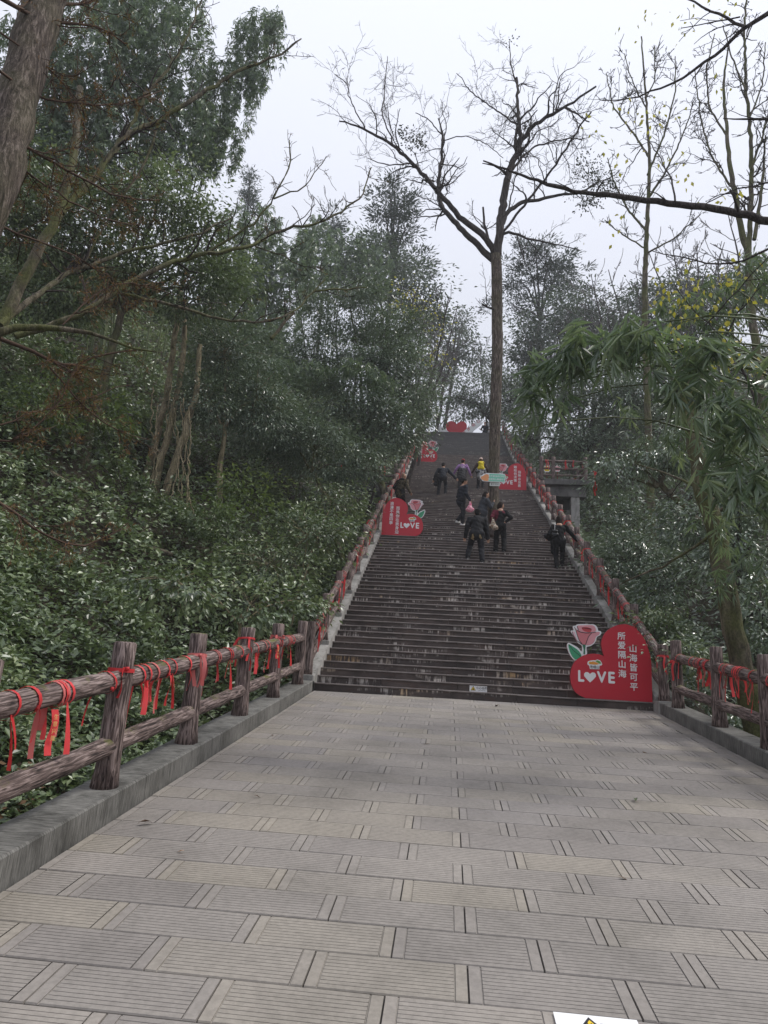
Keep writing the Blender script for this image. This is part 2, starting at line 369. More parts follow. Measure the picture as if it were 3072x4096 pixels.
def fence(key, label, pts, base, levels, posts, pads=None, radii=(.074, .068)):
    """pts: list of (x, y); base(y) post foot height; levels: rail heights above the foot"""
    x0, y0 = pts[0]; t = thing('railing', label, 'railing', (x0, y0, 0))
    for k, (x, y) in enumerate(pts):
        o = link('post', posts[k % 4], t); o.location = (x-x0, y-y0, base(x, y)-.02); o.rotation_euler = (random.uniform(-.012, .012), random.uniform(-.012, .012), random.uniform(0, 6.3))
        if pads:
            s = pads; zt = base(x, y); p_ = link('post_pad', box_mesh('post_pad', -.15, .15, -.20, .16, -.30, 0, .008), t, MAT['conc']); p_.location = (x-x0, y-y0, zt)
    for k, (a, b) in enumerate(zip(pts, pts[1:])):
        for j, h in enumerate(levels):
            pa = (a[0]-x0, a[1]-y0, base(*a)+h); pb = (b[0]-x0, b[1]-y0, base(*b)+h)
            rail(t, pa, pb, radii[min(j, 1)], 100+k*3+j)
            if j == 0: RAILS.append((key, np.array([a[0], a[1], base(*a)+h]), np.array([b[0], b[1], base(*b)+h])))
    return t
XL, XR = -.15, W+.13
ramp_base = lambda x, y: SL*y+.18
st_base = lambda x, y: float(sline(max(y, .001)))+.09
fence('LW', 'bark-textured post and rail fence along the paving beside the leafy bank', [(XL, y) for y in (-.72, -2.4, -4.05, -5.8, -7.45, -9.1, -10.75)], ramp_base, (.77, .29), POSTS)
fence('RW', 'bark-textured post and rail fence along the paving below the arching bamboo', [(XR, y) for y in (-.84, -2.56, -4.05, -5.6, -7.2)], ramp_base, (.77, .29), POSTS)
fence('LS', 'bark-textured fence climbing the stairs on the side of the leafy bank', [(XL, .07+1.445*k) for k in range(28)], st_base, (.70, .24), POSTN, pads=1)
fence('RS', 'bark-textured fence climbing the stairs past the concrete viewing platform', [(XR, -.1)] + [(XR, .2+1.54*k) for k in range(1, 26)], lambda x, y: st_base(x, y) if y > 0 else ramp_base(x, y), (.70, .24), POSTN, pads=1)

# ------------------------------------------------------------------ viewing platforms beside the stairs
DZ = 9.22
pf = thing('viewing_platform', 'concrete viewing platform on a square column beside the stairs', 'platform', (6.3, 17, 0))
def pb(name, x0, x1, y0, y1, z0, z1, m, par=pf, bev=.01):
    me = box_mesh(name, x0-6.3, x1-6.3, y0-17, y1-17, z0, z1, bev); return link(name, me, par, m)
pb('deck', W+.36, 8.15, 16.75, 20.2, DZ-.24, DZ, MAT['concd'])
pb('beam', W+.42, 8.0, 16.95, 17.35, DZ-.72, DZ-.242, MAT['concd']); pb('beam', W+.42, 8.0, 19.2, 19.6, DZ-.72, DZ-.242, MAT['concd'])
pb('column', 7.38, 7.74, 17.0, 17.34, float(ground(7.5, 17))-.4, DZ-.70, MAT['conc']); pb('column', 7.38, 7.74, 19.22, 19.56, float(ground(7.5, 19.4))-.4, DZ-.70, MAT['conc'])
fence('PF', 'three-rail bark-textured fence round the concrete viewing platform', [(XR+.12, 16.95), (6.63, 16.95), (7.98, 16.95), (7.98, 18.5), (7.98, 20.0)], lambda x, y: DZ, (.85, .52, .22), POSTS, radii=(.055, .05))
dl = 9.3
pl = thing('viewing_platform', 'stone-faced terrace half hidden behind the tree trunks beside the leafy bank', 'platform', (-2, 20, 0))
pl_y = 18.3
link('deck', box_mesh('deck', -2.6, 1.62, -1.3, 1.6, dl-.35, dl, .01), pl, MAT['concd'])
link('retaining_wall', box_mesh('retaining_wall', -2.5, 1.6, -1.15, 1.5, dl-3.6, dl-.352, .01), pl, MAT['concd'])
fence('PL', 'bark-textured fence on the terrace behind the tree trunks', [(XL-.2, 18.85), (-1.7, 18.85), (-3.1, 18.85), (-4.5, 18.85)], lambda x, y: dl, (.85, .45, .1), POSTS, radii=(.055, .05))

# ------------------------------------------------------------------ ribbons tied to the rails
def ribmat(name, c):
    t = NT(name); oi = t.new('ShaderNodeObjectInfo')
    cc = t.ramp(oi.outputs['Random'], [(0, tuple(x*.75 for x in c)), (.5, c), (1, tuple(min(1, x*1.15+.03) for x in c))]); t.color(cc); t.fin(.5, .35)
    tb = t.new('ShaderNodeBsdfTranslucent'); t.l(cc, tb.inputs[0]); ms = t.new('ShaderNodeMixShader'); ms.inputs[0].default_value = .25
    t.l(t.b.outputs[0], ms.inputs[1]); t.l(tb.outputs[0], ms.inputs[2]); t.l(ms.outputs[0], t.out.inputs[0]); return t.m
MAT['rib'] = ribmat('red_ribbon', (.74, .055, .06)); MAT['ribf'] = ribmat('faded_ribbon', (.62, .15, .14))
def strip(V, F, pts, side, wd, th=.0012):
    """a thin cloth strip with two faces"""
    b = len(V)
    for p_, s in zip(pts, side):
        p_ = np.array(p_); s = np.array(s)*wd/2; V.append(tuple(p_-s)); V.append(tuple(p_+s))
    n = len(pts)
    F.extend([(b+2*i, b+2*i+1, b+2*i+3, b+2*i+2) for i in range(n-1)])
def ribbon_mesh(seed, tilt, R, post=False):
    g = random.Random(seed); V, F = [], []
    turns = g.choice([1, 1, 2])
    for q in range(turns):
        off = g.uniform(-.03, .03)*(q+1); wd = g.uniform(.02, .036)*(.55 if tilt > .3 else 1); n = 14; sk = g.uniform(-.02, .02)
        pts, sd = [], []
        for i in range(n+1):
            a = 2*math.pi*i/n; rr = R+.006+.002*q
            if post: pts.append((rr*math.cos(a), rr*math.sin(a), off+sk*math.sin(a))); sd.append((0, 0, 1))
            else: pts.append((off+sk*math.sin(a), rr*math.cos(a), rr*math.sin(a))); sd.append((1, 0, 0))
        strip(V, F, pts, sd, wd)
    if tilt:
        c, s = math.cos(tilt), math.sin(tilt); V = [(x*c-z*s, y, x*s+z*c) for x, y, z in V]
    for q in range(g.choice([1, 2, 2, 3])):
        L = g.uniform(.18, .40)+(.08 if tilt > .3 else 0); wd = g.uniform(.03, .046); an = g.uniform(-.9, .9); x0 = g.uniform(-.03, .03)
        if post: a = g.uniform(2.6, 5.2); p0 = np.array(((R+.012)*math.cos(a), (R+.012)*math.sin(a), 0)); out = np.array((math.cos(a), math.sin(a), 0))*.04
        else: sg = g.choice([-1, 1, -1]); p0 = np.array((x0, sg*R*.75, -R*.55)); out = np.array((0, sg*.015, 0))
        ph = g.uniform(0, 6); amp = g.uniform(.004, .02); tw = g.uniform(-1.1, 1.1); drift = g.uniform(-.06, .06)
        pts, sd = [], []
        for i in range(8):
            t = i/7; pts.append(p0 + out*min(1, t*3) + np.array((drift*t+amp*math.sin(ph+t*5), amp*math.cos(ph+t*4), -L*t)))
            a = an+tw*t; sd.append((math.cos(a), math.sin(a), 0))
        strip(V, F, pts, sd, wd)
    # knot
    kp = (0, -R-.012, -.01) if post else (g.uniform(-.01, .01), g.choice([-1, 1])*R*.8, -R*.5)
    v, f = box_vf(kp[0]-.012, kp[0]+.012, kp[1]-.012, kp[1]+.012, kp[2]-.012, kp[2]+.014, len(V)); V += v; F += f
    me = pydata('ribbon', V, F, True); me.materials.append(MAT['ribf'] if seed % 4 == 1 else MAT['rib']); return me
st_t = math.atan(RI/TR); rp_t = math.atan(SL)
RIB = {'flat': [ribbon_mesh(k, rp_t, .078) for k in range(9)], 'stair': [ribbon_mesh(20+k, st_t, .078) for k in range(9)], 'deck': [ribbon_mesh(40+k, 0, .06) for k in range(4)], 'post': [ribbon_mesh(60+k, 0, .092, True) for k in range(6)]}
RLAB = {'LW': 'red prayer ribbon tied on the fence of the paving beside the leafy bank', 'RW': 'red prayer ribbon tied on the fence of the paving below the bamboo',
        'LS': 'red prayer ribbon tied on the stair fence beside the leafy bank', 'RS': 'red prayer ribbon tied on the stair fence beside the viewing platform',
        'PF': 'red prayer ribbon tied on the fence of the viewing platform', 'PL': 'red prayer ribbon on the fence of the half-hidden terrace'}
ORD = ['first', 'second', 'third', 'fourth', 'fifth', 'sixth', 'seventh', 'eighth', 'ninth', 'tenth', 'eleventh', 'twelfth', 'thirteenth', 'fourteenth', 'fifteenth', 'sixteenth', 'seventeenth', 'eighteenth', 'nineteenth', 'twentieth']
ORD += ['twenty-'+q for q in ORD[:9]]
def rlab(key, y, post):
    rl = sorted([r for r in RAILS if r[0] == key], key=lambda r: abs((r[1][1]+r[2][1])/2)); w_ = 'post' if post else 'rail'
    i = min(range(len(rl)), key=lambda q: abs((rl[q][1][1]+rl[q][2][1])/2-y))
    if key in ('PF', 'PL'): return RLAB[key]
    where = {'LW': 'of the bank-side paving fence counted from the stairs', 'RW': 'of the bamboo-side paving fence counted from the stairs', 'LS': 'up the stair fence beside the leafy bank', 'RS': 'up the stair fence beside the viewing platform'}[key]
    return 'red ribbon on the %s %s %s' % (ORD[i], w_, where)
def put_ribbon(kind, key, p, rz, k):
    ms = RIB[kind]; o = link('ribbon', ms[k % len(ms)]); o.location = p; o.rotation_euler = (0, 0, rz)
    tag(o, rlab(key, p[1], kind == 'post'), 'ribbon', 'ribbons tied to the fence ' + {'LW': 'by the bank paving', 'RW': 'by the bamboo paving', 'LS': 'of the bank-side stairs', 'RS': 'of the platform-side stairs', 'PF': 'of the platform', 'PL': 'of the terrace'}[key])
    return o
gr = random.Random(5); kk = 0
def pX(x, y, X):
    d = FW + RT*(x-1536)/FPX + UP*(2048-y)/FPX; return CAM + d*((X-CAM[0])/d[0])
near = [(8, 2905), (105, 2860), (205, 2830), (235, 2820), (415, 2740), (545, 2700), (565, 2700), (600, 2690), (648, 2680), (672, 2672), (735, 2655), (850, 2630), (905, 2615), (945, 2610), (982, 2600), (1010, 2590), (1045, 2585), (1060, 2583), (1102, 2565), (1112, 2560), (1140, 2555), (1150, 2553), (1160, 2550)]
lw = [r for r in RAILS if r[0] == 'LW']
for k, (x, y) in enumerate(near):
    yy = pX(x, y, XL)[1]
    for _, a, b in lw:
        if b[1] <= yy <= a[1]:
            q = a + (b-a)*((yy-a[1])/(b[1]-a[1])); put_ribbon('flat', 'LW', q, math.pi/2, k+3); break
for key, a, b in RAILS:
    if key == 'LW': continue
    cnt = {'RW': 8, 'LS': 4, 'RS': 4, 'PF': 2, 'PL': 1}[key]
    if key in ('LS', 'RS'): cnt = gr.choice([1, 3, 4, 5, 2]) if a[1] < 26 else 2
    for _ in range(cnt):
        t = gr.uniform(.12, .88); kk += 1
        put_ribbon('stair' if key in ('LS', 'RS') else 'deck' if key in ('PF', 'PL') else 'flat', key, a+(b-a)*t, math.pi/2 if abs(b[0]-a[0]) < .1 else 0, kk)
for x, y, h, key in [(XL, -7.45, .86, 'LW'), (XL, -5.8, .84, 'LW'), (XL, -4.05, .92, 'LW'), (XL, -2.4, .88, 'LW'), (XR, -.84, .72, 'RW'), (XR, -.1, .74, 'RS')] + [(XL, .07+1.445*k, .72, 'LS') for k in range(2, 16, 2)] + [(XR, .2+1.54*k, .74, 'RS') for k in range(3, 17)]:
    z = (ramp_base(x, y) if y < 0 else st_base(x, y)); kk += 1; put_ribbon('post', key, (x, y, z+h), gr.uniform(-.5, .5) if x > 3 else gr.uniform(-.2, 1.0), kk)

# ------------------------------------------------------------------ flat signs
def poly_plate(name, pts, th, m, par, yoff=0.0):
    """outline in the local XZ plane, front at y=yoff, going back by th"""
    bm = bmesh.new(); vs_ = [bm.verts.new((x, yoff, z)) for x, z in pts]; fc = bm.faces.new(vs_)
    r = bmesh.ops.extrude_face_region(bm, geom=[fc]); bmesh.ops.translate(bm, verts=[q for q in r['geom'] if isinstance(q, bmesh.types.BMVert)], vec=(0, th, 0))
    bmesh.ops.recalc_face_normals(bm, faces=bm.faces[:]); me = bpy.data.meshes.new(name); bm.to_mesh(me); bm.free()
    return link(name, me, par, m)
def cat(pts, n=5):
    """closed smooth curve through points"""
    P = [np.array(q, float) for q in pts]; N = len(P); out = []
    for i in range(N):
        a, b, c, d = P[i-1], P[i], P[(i+1) % N], P[(i+2) % N]
        for k in range(n):
            t = k/n; out.append(.5*((2*b)+(-a+c)*t+(2*a-5*b+4*c-d)*t*t+(-a+3*b-3*c+d)*t**3))
    return [tuple(q) for q in out]
def text(body, size, m, par, x, z, yoff, bold=.012, rot=0, name='lettering', sx=1.0, ext=.002):
    cu = bpy.data.curves.new(name, 'FONT'); cu.body = body; cu.size = size; cu.extrude = ext; cu.align_x = 'CENTER'; cu.align_y = 'CENTER'; cu.resolution_u = 3
    o = bpy.data.objects.new(name, cu); COL.objects.link(o)
    dg = bpy.context.evaluated_depsgraph_get(); me = bpy.data.meshes.new_from_object(o.evaluated_get(dg)); bpy.data.objects.remove(o); bpy.data.curves.remove(cu)
    me.materials.clear()
    if bold:
        bm = bmesh.new(); sft = bold*size
        for dx, dy, dz in ((-sft, 0, 0), (sft, 0, .0003), (0, sft, .0006), (0, -sft, .0009)):
            n0 = len(bm.verts); bm.from_mesh(me); bm.verts.ensure_lookup_table(); bmesh.ops.translate(bm, verts=bm.verts[n0:], vec=(dx, dy, dz))
        bm.to_mesh(me); bm.free()
    q = link(name, me, par, m); q.location = (x, yoff, z); q.rotation_euler = (math.pi/2, rot, 0); q.scale = (sx, 1, 1); return q
MAT['signred'] = plain('sign_red', (.50, .018, .035), .38, .4, .04, 2)
MAT['signside'] = plain('sign_red_edge', (.22, .012, .02), .5, .3, .05)
MAT['white'] = plain('sign_white', (.80, .80, .80), .45, .4, .03)
for k, c in {'pinkA': (.62, .20, .22), 'pinkB': (.72, .33, .36), 'pinkC': (.80, .55, .60), 'roseR': (.50, .07, .08), 'leafg': (.06, .33, .17), 'stemg': (.03, .16, .09), 'ink': (.02, .02, .025), 'orange': (.75, .30, .05), 'limeg': (.13, .33, .06), 'yellow': (.75, .52, .03), 'mint': (.22, .62, .45), 'foxor': (.78, .34, .14), 'plate': (.62, .64, .60), 'gold': (.72, .50, .18)}.items():
    MAT[k] = plain('print_'+k, c, .5, .35, .05, 3)
HC = 786.0
def hz(x, y): return ((x-795)/HC, (1145+(x-460)*.0515-y)/HC)
H_OUT = [(1333, 1190), (1333, 900), (1333, 660)] + [(1325, 590), (1303, 500), (1262, 375), (1200, 272), (1120, 197), (1045, 160), (985, 150), (900, 162), (812, 198), (742, 255), (695, 325), (672, 405), (680, 490), (705, 584)] + [(650, 562), (570, 552), (480, 562), (400, 592), (322, 652), (276, 732), (253, 830), (258, 930), (290, 1020), (350, 1092), (455, 1144)]
def heart_pts():
    a = H_OUT
    def seg(p, n=4):
        P = [np.array(q, float) for q in p]; P = [2*P[0]-P[1]] + P + [2*P[-1]-P[-2]]; o = []
        for i in range(1, len(P)-2):
            for k in range(n):
                t = k/n; A, B, C, D = P[i-1:i+3]; o.append(.5*((2*B)+(-A+C)*t+(2*A-5*B+4*C-D)*t*t+(-A+3*B-3*C+D)*t**3))
        o.append(P[-2]); return [tuple(q) for q in o]
    return a[:2] + seg(a[2:17]) + seg(a[17:])
HP = [hz(*q) for q in heart_pts()]
ROSE = [(292, 192), (300, 172), (335, 165), (352, 150), (420, 145), (520, 149), (580, 150), (616, 175), (632, 205), (640, 236), (670, 242), (681, 270), (660, 303), (622, 322), (604, 378), (572, 420), (530, 447), (482, 460), (478, 500), (482, 556), (420, 580), (390, 612), (325, 642), (290, 620), (252, 570), (226, 510), (211, 450), (219, 415), (240, 402), (290, 428), (350, 460), (392, 505), (410, 520), (415, 480), (410, 442), (360, 405), (328, 352), (288, 290), (265, 252), (272, 235), (300, 231)]
PET = [('pinkC', [(281, 250), (322, 260), (340, 330), (372, 392), (420, 428), (345, 375), (300, 300)]),
       ('pinkB', [(655, 254), (605, 256), (545, 272), (500, 325), (478, 385), (466, 432), (530, 430), (580, 392), (606, 322), (650, 290)]),
       ('pinkA', [(314, 186), (350, 228), (400, 258), (470, 268), (550, 266), (505, 318), (482, 375), (464, 430), (422, 427), (376, 370), (348, 290), (334, 228)]),
       ('pinkB', [(352, 172), (430, 163), (560, 163), (598, 195), (606, 238), (552, 258), (440, 258), (368, 228)]),
       ('roseR', [(415, 196), (480, 186), (546, 214), (530, 258), (470, 252), (430, 230)]),
       ('leafg', [(234, 424), (300, 460), (362, 505), (408, 572), (385, 602), (322, 627), (268, 562), (242, 490)]),
       ('stemg', [(422, 432), (462, 432), (456, 500), (456, 552), (434, 552), (438, 490)])]
LINES = [[(314, 186), (334, 228), (348, 290), (376, 370), (422, 427)], [(550, 266), (505, 318), (482, 375), (464, 430)], [(350, 228), (400, 258), (470, 268), (550, 266), (605, 256)], [(234, 424), (300, 510), (400, 590)], [(281, 250), (300, 300), (345, 375), (420, 428)], [(352, 172), (368, 228)], [(415, 196), (480, 206), (546, 214)]]
EMB = [(480, 680), (490, 655), (520, 645), (560, 640), (590, 640), (615, 630), (650, 640), (672, 670), (680, 695), (670, 710), (645, 712), (642, 760), (515, 757), (505, 712), (485, 700)]
def heart_sign(label, loc, rz, mirror, cols, scale=1.0):
    t = thing('heart_sign', label, 'sign', loc, rz); t.scale = (scale,)*3; sg = -1 if mirror else 1
    fx = lambda pts: [(sg*x, z) for x, z in pts]
    D = .075
    bd = poly_plate('board', fx(HP), D, MAT['signred'], t, -D/2); bd.data.materials.append(MAT['signside'])
    for p_ in bd.data.polygons:
        if abs(p_.normal.y) < .5: p_.material_index = 1
    rs = poly_plate('rose_panel', fx([hz(*q) for q in cat(ROSE, 3)]), .045, MAT['white'], t, -.01)
    rs.data.materials.append(MAT['signside'])
    for p_ in rs.data.polygons:
        if abs(p_.normal.y) < .5: p_.material_index = 1
    for k, (mn, pts) in enumerate(PET):
        poly_plate('leaf' if mn == 'leafg' else 'stem' if mn == 'stemg' else 'petal', fx([hz(*q) for q in cat(pts, 3)]), .003, MAT[mn], rs, -.0125-.001*k)
    V, F = [], []
    for ln in LINES:
        P = [np.array(hz(*q)) for q in ln]; w_ = .0045
        for a, b in zip(P, P[1:]):
            d = b-a; n = np.array((-d[1], d[0])); n = n/np.linalg.norm(n)*w_; i = len(V)
            for q in (a-n, b-n, b+n, a+n): V.append((sg*q[0], -.0215, q[1]))
            F.append((i, i+1, i+2, i+3))
    link('outline', pydata('outline', V, F), rs, MAT['ink'])
    yo = -D/2-.003
    em = poly_plate('emblem', [(x if not mirror else x+2*0-0, z) for x, z in [hz(*q) for q in EMB]], .006, MAT['white'], t, yo-.006)
    if mirror: em.location.x = .60
    hill = [(500, 690), (520, 665), (560, 655), (600, 668), (640, 690), (600, 700), (540, 696)]; hill2 = [(588, 652), (615, 640), (650, 655), (668, 685), (640, 686), (610, 668)]; hill3 = [(495, 680), (505, 662), (530, 656), (518, 676)]
    for mn, pts in (('orange', hill), ('limeg', hill2), ('yellow', hill3)): poly_plate('emblem_print', [hz(*q) for q in pts], .002, MAT[mn], em, yo-.009)
    ex, ez = hz(578, 733); text('老峨山', .055, MAT['ink'], em, ex, ez, yo-.008, .004, name='emblem_lettering', ext=.001)
    lx = (lambda d: hz(1333, 0)[0]-d/HC) if not mirror else (lambda d: -hz(1333, 0)[0]+d/HC)
    for dist, top, sp_, s in cols:
        for k, ch in enumerate(s): text(ch, .142 if len(s) < 6 else .128, MAT['white'], t, lx(dist), (top-sp_*(k+.5))/HC, yo, .016)
    c = (lambda x: hz(x, 0)[0]) if not mirror else (lambda x: -hz(1333, 0)[0]+(473+(x-340))/HC)
    zb = (1190-857-(22 if not mirror else 25))/HC*.86+.02
    for ch, x in (('L', 392), ('V', 670), ('E', 798)): text(ch, .262, MAT['white'], t, c(x), zb, yo, .035, sx=.92 if ch != 'L' else .85)
    hh = [(0, -.095), (.055, -.04), (.098, .012), (.098, .052), (.075, .08), (.04, .083), (.012, .066), (0, .048), (-.012, .066), (-.04, .083), (-.075, .08), (-.098, .052), (-.098, .012), (-.055, -.04)]
    poly_plate('white_heart', [(c(515)+x*1.02, zb+z*.98) for x, z in hh], .004, MAT['white'], t, yo-.002)
    for k, xx in enumerate((.30, -.22)):        # struts that hold the board up from behind
        link('strut', box_mesh('strut', sg*xx-.02, sg*xx+.02, D/2-.002, .17, .0, .05), t, MAT['signside'])
    return t
def stair_pt(n, X, back=.12): return (X, step_y(n)+back, n*RI+.003)
def xat(x, y, Y): return float(px(x, y, Y)[0])
HX = (1333-795)/HC
heart_sign('red heart sign with a rose standing on the lowest step beside the fence', stair_pt(1, xat(2606, 2800, .12)-HX, .10), 0, False, [(388, 915, 127, '所爱隔山海'), (238, 752, 127, '山海皆可平')])
heart_sign('red heart sign with a rose and two long columns of writing, bald man behind it', stair_pt(36, xat(1524, 2140, step_y(36))+HX), 0, True, [(236, 908, 104, '浪漫不是四季'), (400, 785, 106, '而是你在我身边')])
heart_sign('red heart sign with a rose highest up the stairs, below the grey flight', stair_pt(93, xat(1650, 1846, step_y(93))+HX*1.03), 0, True, [(200, 860, 115, '路随心为阶'), (360, 740, 118, '山高爱作梯')], 1.04)
heart_sign('red heart sign partly behind the tree with the green board', stair_pt(66, xat(2106, 1962, step_y(66))-HX), 0, False, [(400, 930, 127, '踏险何须惧'), (250, 740, 127, '回眸总见君')])
# the heart with crossed white banners at the head of the stairs
hy = Y_TOP+1.2; hp = px(1825, 1726, hy); tz = Z_TOP
t = thing('heart_sign', 'red upright heart with white slanted banners at the head of the stairs', 'sign', (float(hp[0]), hy, tz))
pxm = FPX/math.hypot(hy-CAM[1], tz)*1.0
big = cat([(0, -.75), (.42, -.32), (.72, .08), (.84, .42), (.80, .72), (.58, .92), (.30, .92), (.08, .78), (0, .66), (-.08, .78), (-.30, .92), (-.58, .92), (-.80, .72), (-.84, .42), (-.72, .08), (-.42, -.32)], 4)
zc = float(px(1825, 1686, hy)[2])-tz-.92*.98
poly_plate('heart_board', [(x*.98, z*.98+zc) for x, z in big if z*.98+zc > .0], .08, MAT['signred'], t)
ban = poly_plate('banner', [(.15, -.2), (1.72, 1.22), (2.05, .88), (.52, -.5)], .05, MAT['white'], t, -.03); ban.location.z = .33
for k, ch in enumerate('步步用心'): text(ch, .30, MAT['roseR'], ban, .62+.36*k, .05+.335*k, -.034, .01, -.74)
ban2 = poly_plate('banner', [(-.15, -.2), (-1.30, .66), (-1.62, .33), (-.52, -.5)], .05, MAT['white'], t, -.03); ban2.location.z = .33

def warn(name, label, loc, rot, w_, h_, body, sub, ts):
    t = thing(name, label, 'sign', loc); t.rotation_euler = rot
    link('sheet', box_mesh('sheet', -w_/2, w_/2, -.002, .002, 0, h_), t, MAT['white'])
    cx = -w_/2+h_*.62
    tri = lambda r: [(cx+r*math.cos(a), h_*.42+r*math.sin(a)) for a in (math.pi/2, math.pi*7/6, math.pi*11/6)]
    poly_plate('triangle', tri(h_*.50), .001, MAT['ink'], t, -.0036); poly_plate('triangle', tri(h_*.40), .001, MAT['yellow'], t, -.0046)
    poly_plate('pictogram', [(cx-.012, h_*.28), (cx+.016, h_*.28), (cx+.01, h_*.42), (cx+.004, h_*.55), (cx-.006, h_*.5)], .001, MAT['ink'], t, -.0056)
    text(body, ts, MAT['ink'], t, w_*.20, h_*.60, -.004, .006, ext=.0005)
    text(sub, ts*.38, MAT['ink'], t, w_*.20, h_*.26, -.004, .0, ext=.0005)
    return t
q = px(1913, 2767, TR)
warn('warning_sign', 'small white warning sticker with yellow triangle on the second step riser', (float(q[0]), TR+.018, RI+.004), (0, 0, 0), .31, .105, '小心台阶', 'Mind Your Step', .052)
def onramp(x, y):
    d = FW + RT*(x-1536)/FPX + UP*(2048-y)/FPX; nn = np.array([0, -SL, 1]); return CAM+d*((.004-nn@CAM)/(nn@d))
g0, g1 = onramp(2213, 4056), onramp(2545, 4082); gq = ((g0[0]+g1[0])/2, (g0[1]+g1[1])/2-.22)
warn('warning_sign', 'white warning sheet with yellow triangle lying on the paving', (float(gq[0]), float(gq[1]), SL*float(gq[1])+.008), (ramp_rx-math.pi/2, 0, 0), float(g1[0]-g0[0]), .22, '地面湿滑', '注意安全', .06)
def tubes_simple(polys, r, k=6):
    V, F = [], []
    for P in polys:
        P = [Vector(p) for p in P]; b = len(V)
        for i, p in enumerate(P):
            d = (P[min(i+1, len(P)-1)]-P[max(i-1, 0)]).normalized(); u = d.orthogonal().normalized(); w_ = d.cross(u)
            V += [p+u*r*math.cos(a)+w_*r*math.sin(a) for a in [2*math.pi*j/k for j in range(k)]]
        F += [(b+i*k+j, b+i*k+(j+1) % k, b+(i+1)*k+(j+1) % k, b+(i+1)*k+j) for i in range(len(P)-1) for j in range(k)]
    return V, F
# ------------------------------------------------------------------ boards hung on the tree, litter, loose ribbon
TYP = 10.75; tbx = px(1976, 2110, TYP)[0]
bp = px(1974, 1910, TYP-.27); t = thing('tree_board', 'green die-cut board with white slogan hung on the tree trunk', 'sign', (float(bp[0]), TYP-.27, float(bp[2])), math.radians(2))
kx = np.linalg.norm(bp-CAM)/FPX
bo = lambda x, y: ((x-700)*kx*400/1659, -(y-485)*kx*480/1991)*1
def bo(x, y): return ((x-930)*kx*400/1659, -(y-455)*kx*480/1991)
outl = [(815, 380), (870, 382), (1000, 385), (1075, 382), (1118, 395), (1130, 430), (1120, 470), (1122, 520), (1090, 528), (1000, 528), (900, 528), (800, 526), (750, 520), (735, 490), (712, 470), (715, 435), (745, 425), (765, 400), (800, 392)]
bd = poly_plate('backing', [bo(*q) for q in outl], .03, MAT['white'], t)
poly_plate('green_panel', [bo(*q) for q in [(862, 395), (1000, 393), (1112, 402), (1120, 432), (1112, 470), (1112, 518), (1000, 520), (850, 518)]], .003, MAT['mint'], t, -.003)
poly_plate('orange_panel', [bo(*q) for q in cat([(752, 440), (800, 405), (850, 412), (858, 450), (848, 512), (790, 518), (758, 505), (730, 480), (728, 445)], 3)], .003, MAT['foxor'], t, -.003)
x_, z_ = bo(990, 435); text('你不是说你行吗？', .075, MAT['white'], t, x_, z_, -.006, .01, ext=.001); x_, z_ = bo(985, 488); text('谁说爬山像蜗牛？', .075, MAT['white'], t, x_, z_, -.006, .01, ext=.001)
bp2 = px(1979, 1937, TYP-.24); t2 = thing('tree_plate', 'small pale plate fixed to the tree trunk under the green board', 'sign', (float(bp2[0]), TYP-.235, float(bp2[2])))
link('plate', box_mesh('plate', -20*kx, 20*kx, -.004, .004, -7*kx, 7*kx), t2, MAT['plate']); text('爱护树木', .07, MAT['ink'], t2, 0, 0, -.006, .0, ext=.0005)
bn = px(2285, 1868, 17.5)
# a ribbon hanging in the branches beside the platform
rp = px(2377, 1885, 6.4); V, F = [], []
for q in range(2):
    pts = [(rp[0]+.03*q+.02*math.sin(i*1.1+q), 6.4+.01*math.cos(i), rp[2]-i*(.10-.02*q)) for i in range(8)]; strip(V, F, pts, [(math.cos(.5*i), math.sin(.5*i), 0) for i in range(8)], .05)
o = link('ribbon', pydata('ribbon', V, F, True), None, MAT['rib']); tag(o, 'long single red ribbon hanging from the glossy branch beside the platform', 'ribbon')
# picture boards lying on the platform
for k, (x0, x1, y0, y1, c1, lab) in enumerate(((2174, 2202, 1857, 1888, 'yellow', 'colourful flower-shaped board on the viewing platform'), (2217, 2243, 1858, 1886, 'pinkB', 'colourful boat-shaped board on the viewing platform'))):
    a_, b_ = px(x0, y1, 18.4), px(x1, y0, 18.4); w_, h_ = b_[0]-a_[0], b_[2]-a_[2]; t = thing('picture_board', lab, 'sign', (float(a_[0]), 18.4, DZ+.002)); zz = float(a_[2])-DZ
    pts = [(0, .35), (.1, .8), (.3, .7), (.45, 1), (.6, .75), (.85, .9), (1, .4), (.8, 0), (.2, 0)]; poly_plate('board', [(x*w_, zz+z*h_) for x, z in pts], .02, MAT['white'], t); poly_plate('print', [(.08*w_+x*w_*.84, zz+h_*.1+z*h_*.75) for x, z in pts], .004, MAT[c1], t, -.005)
    link('leg', box_mesh('leg', w_*.45, w_*.55, .004, .03, 0, zz+.1), t, MAT['signside'])
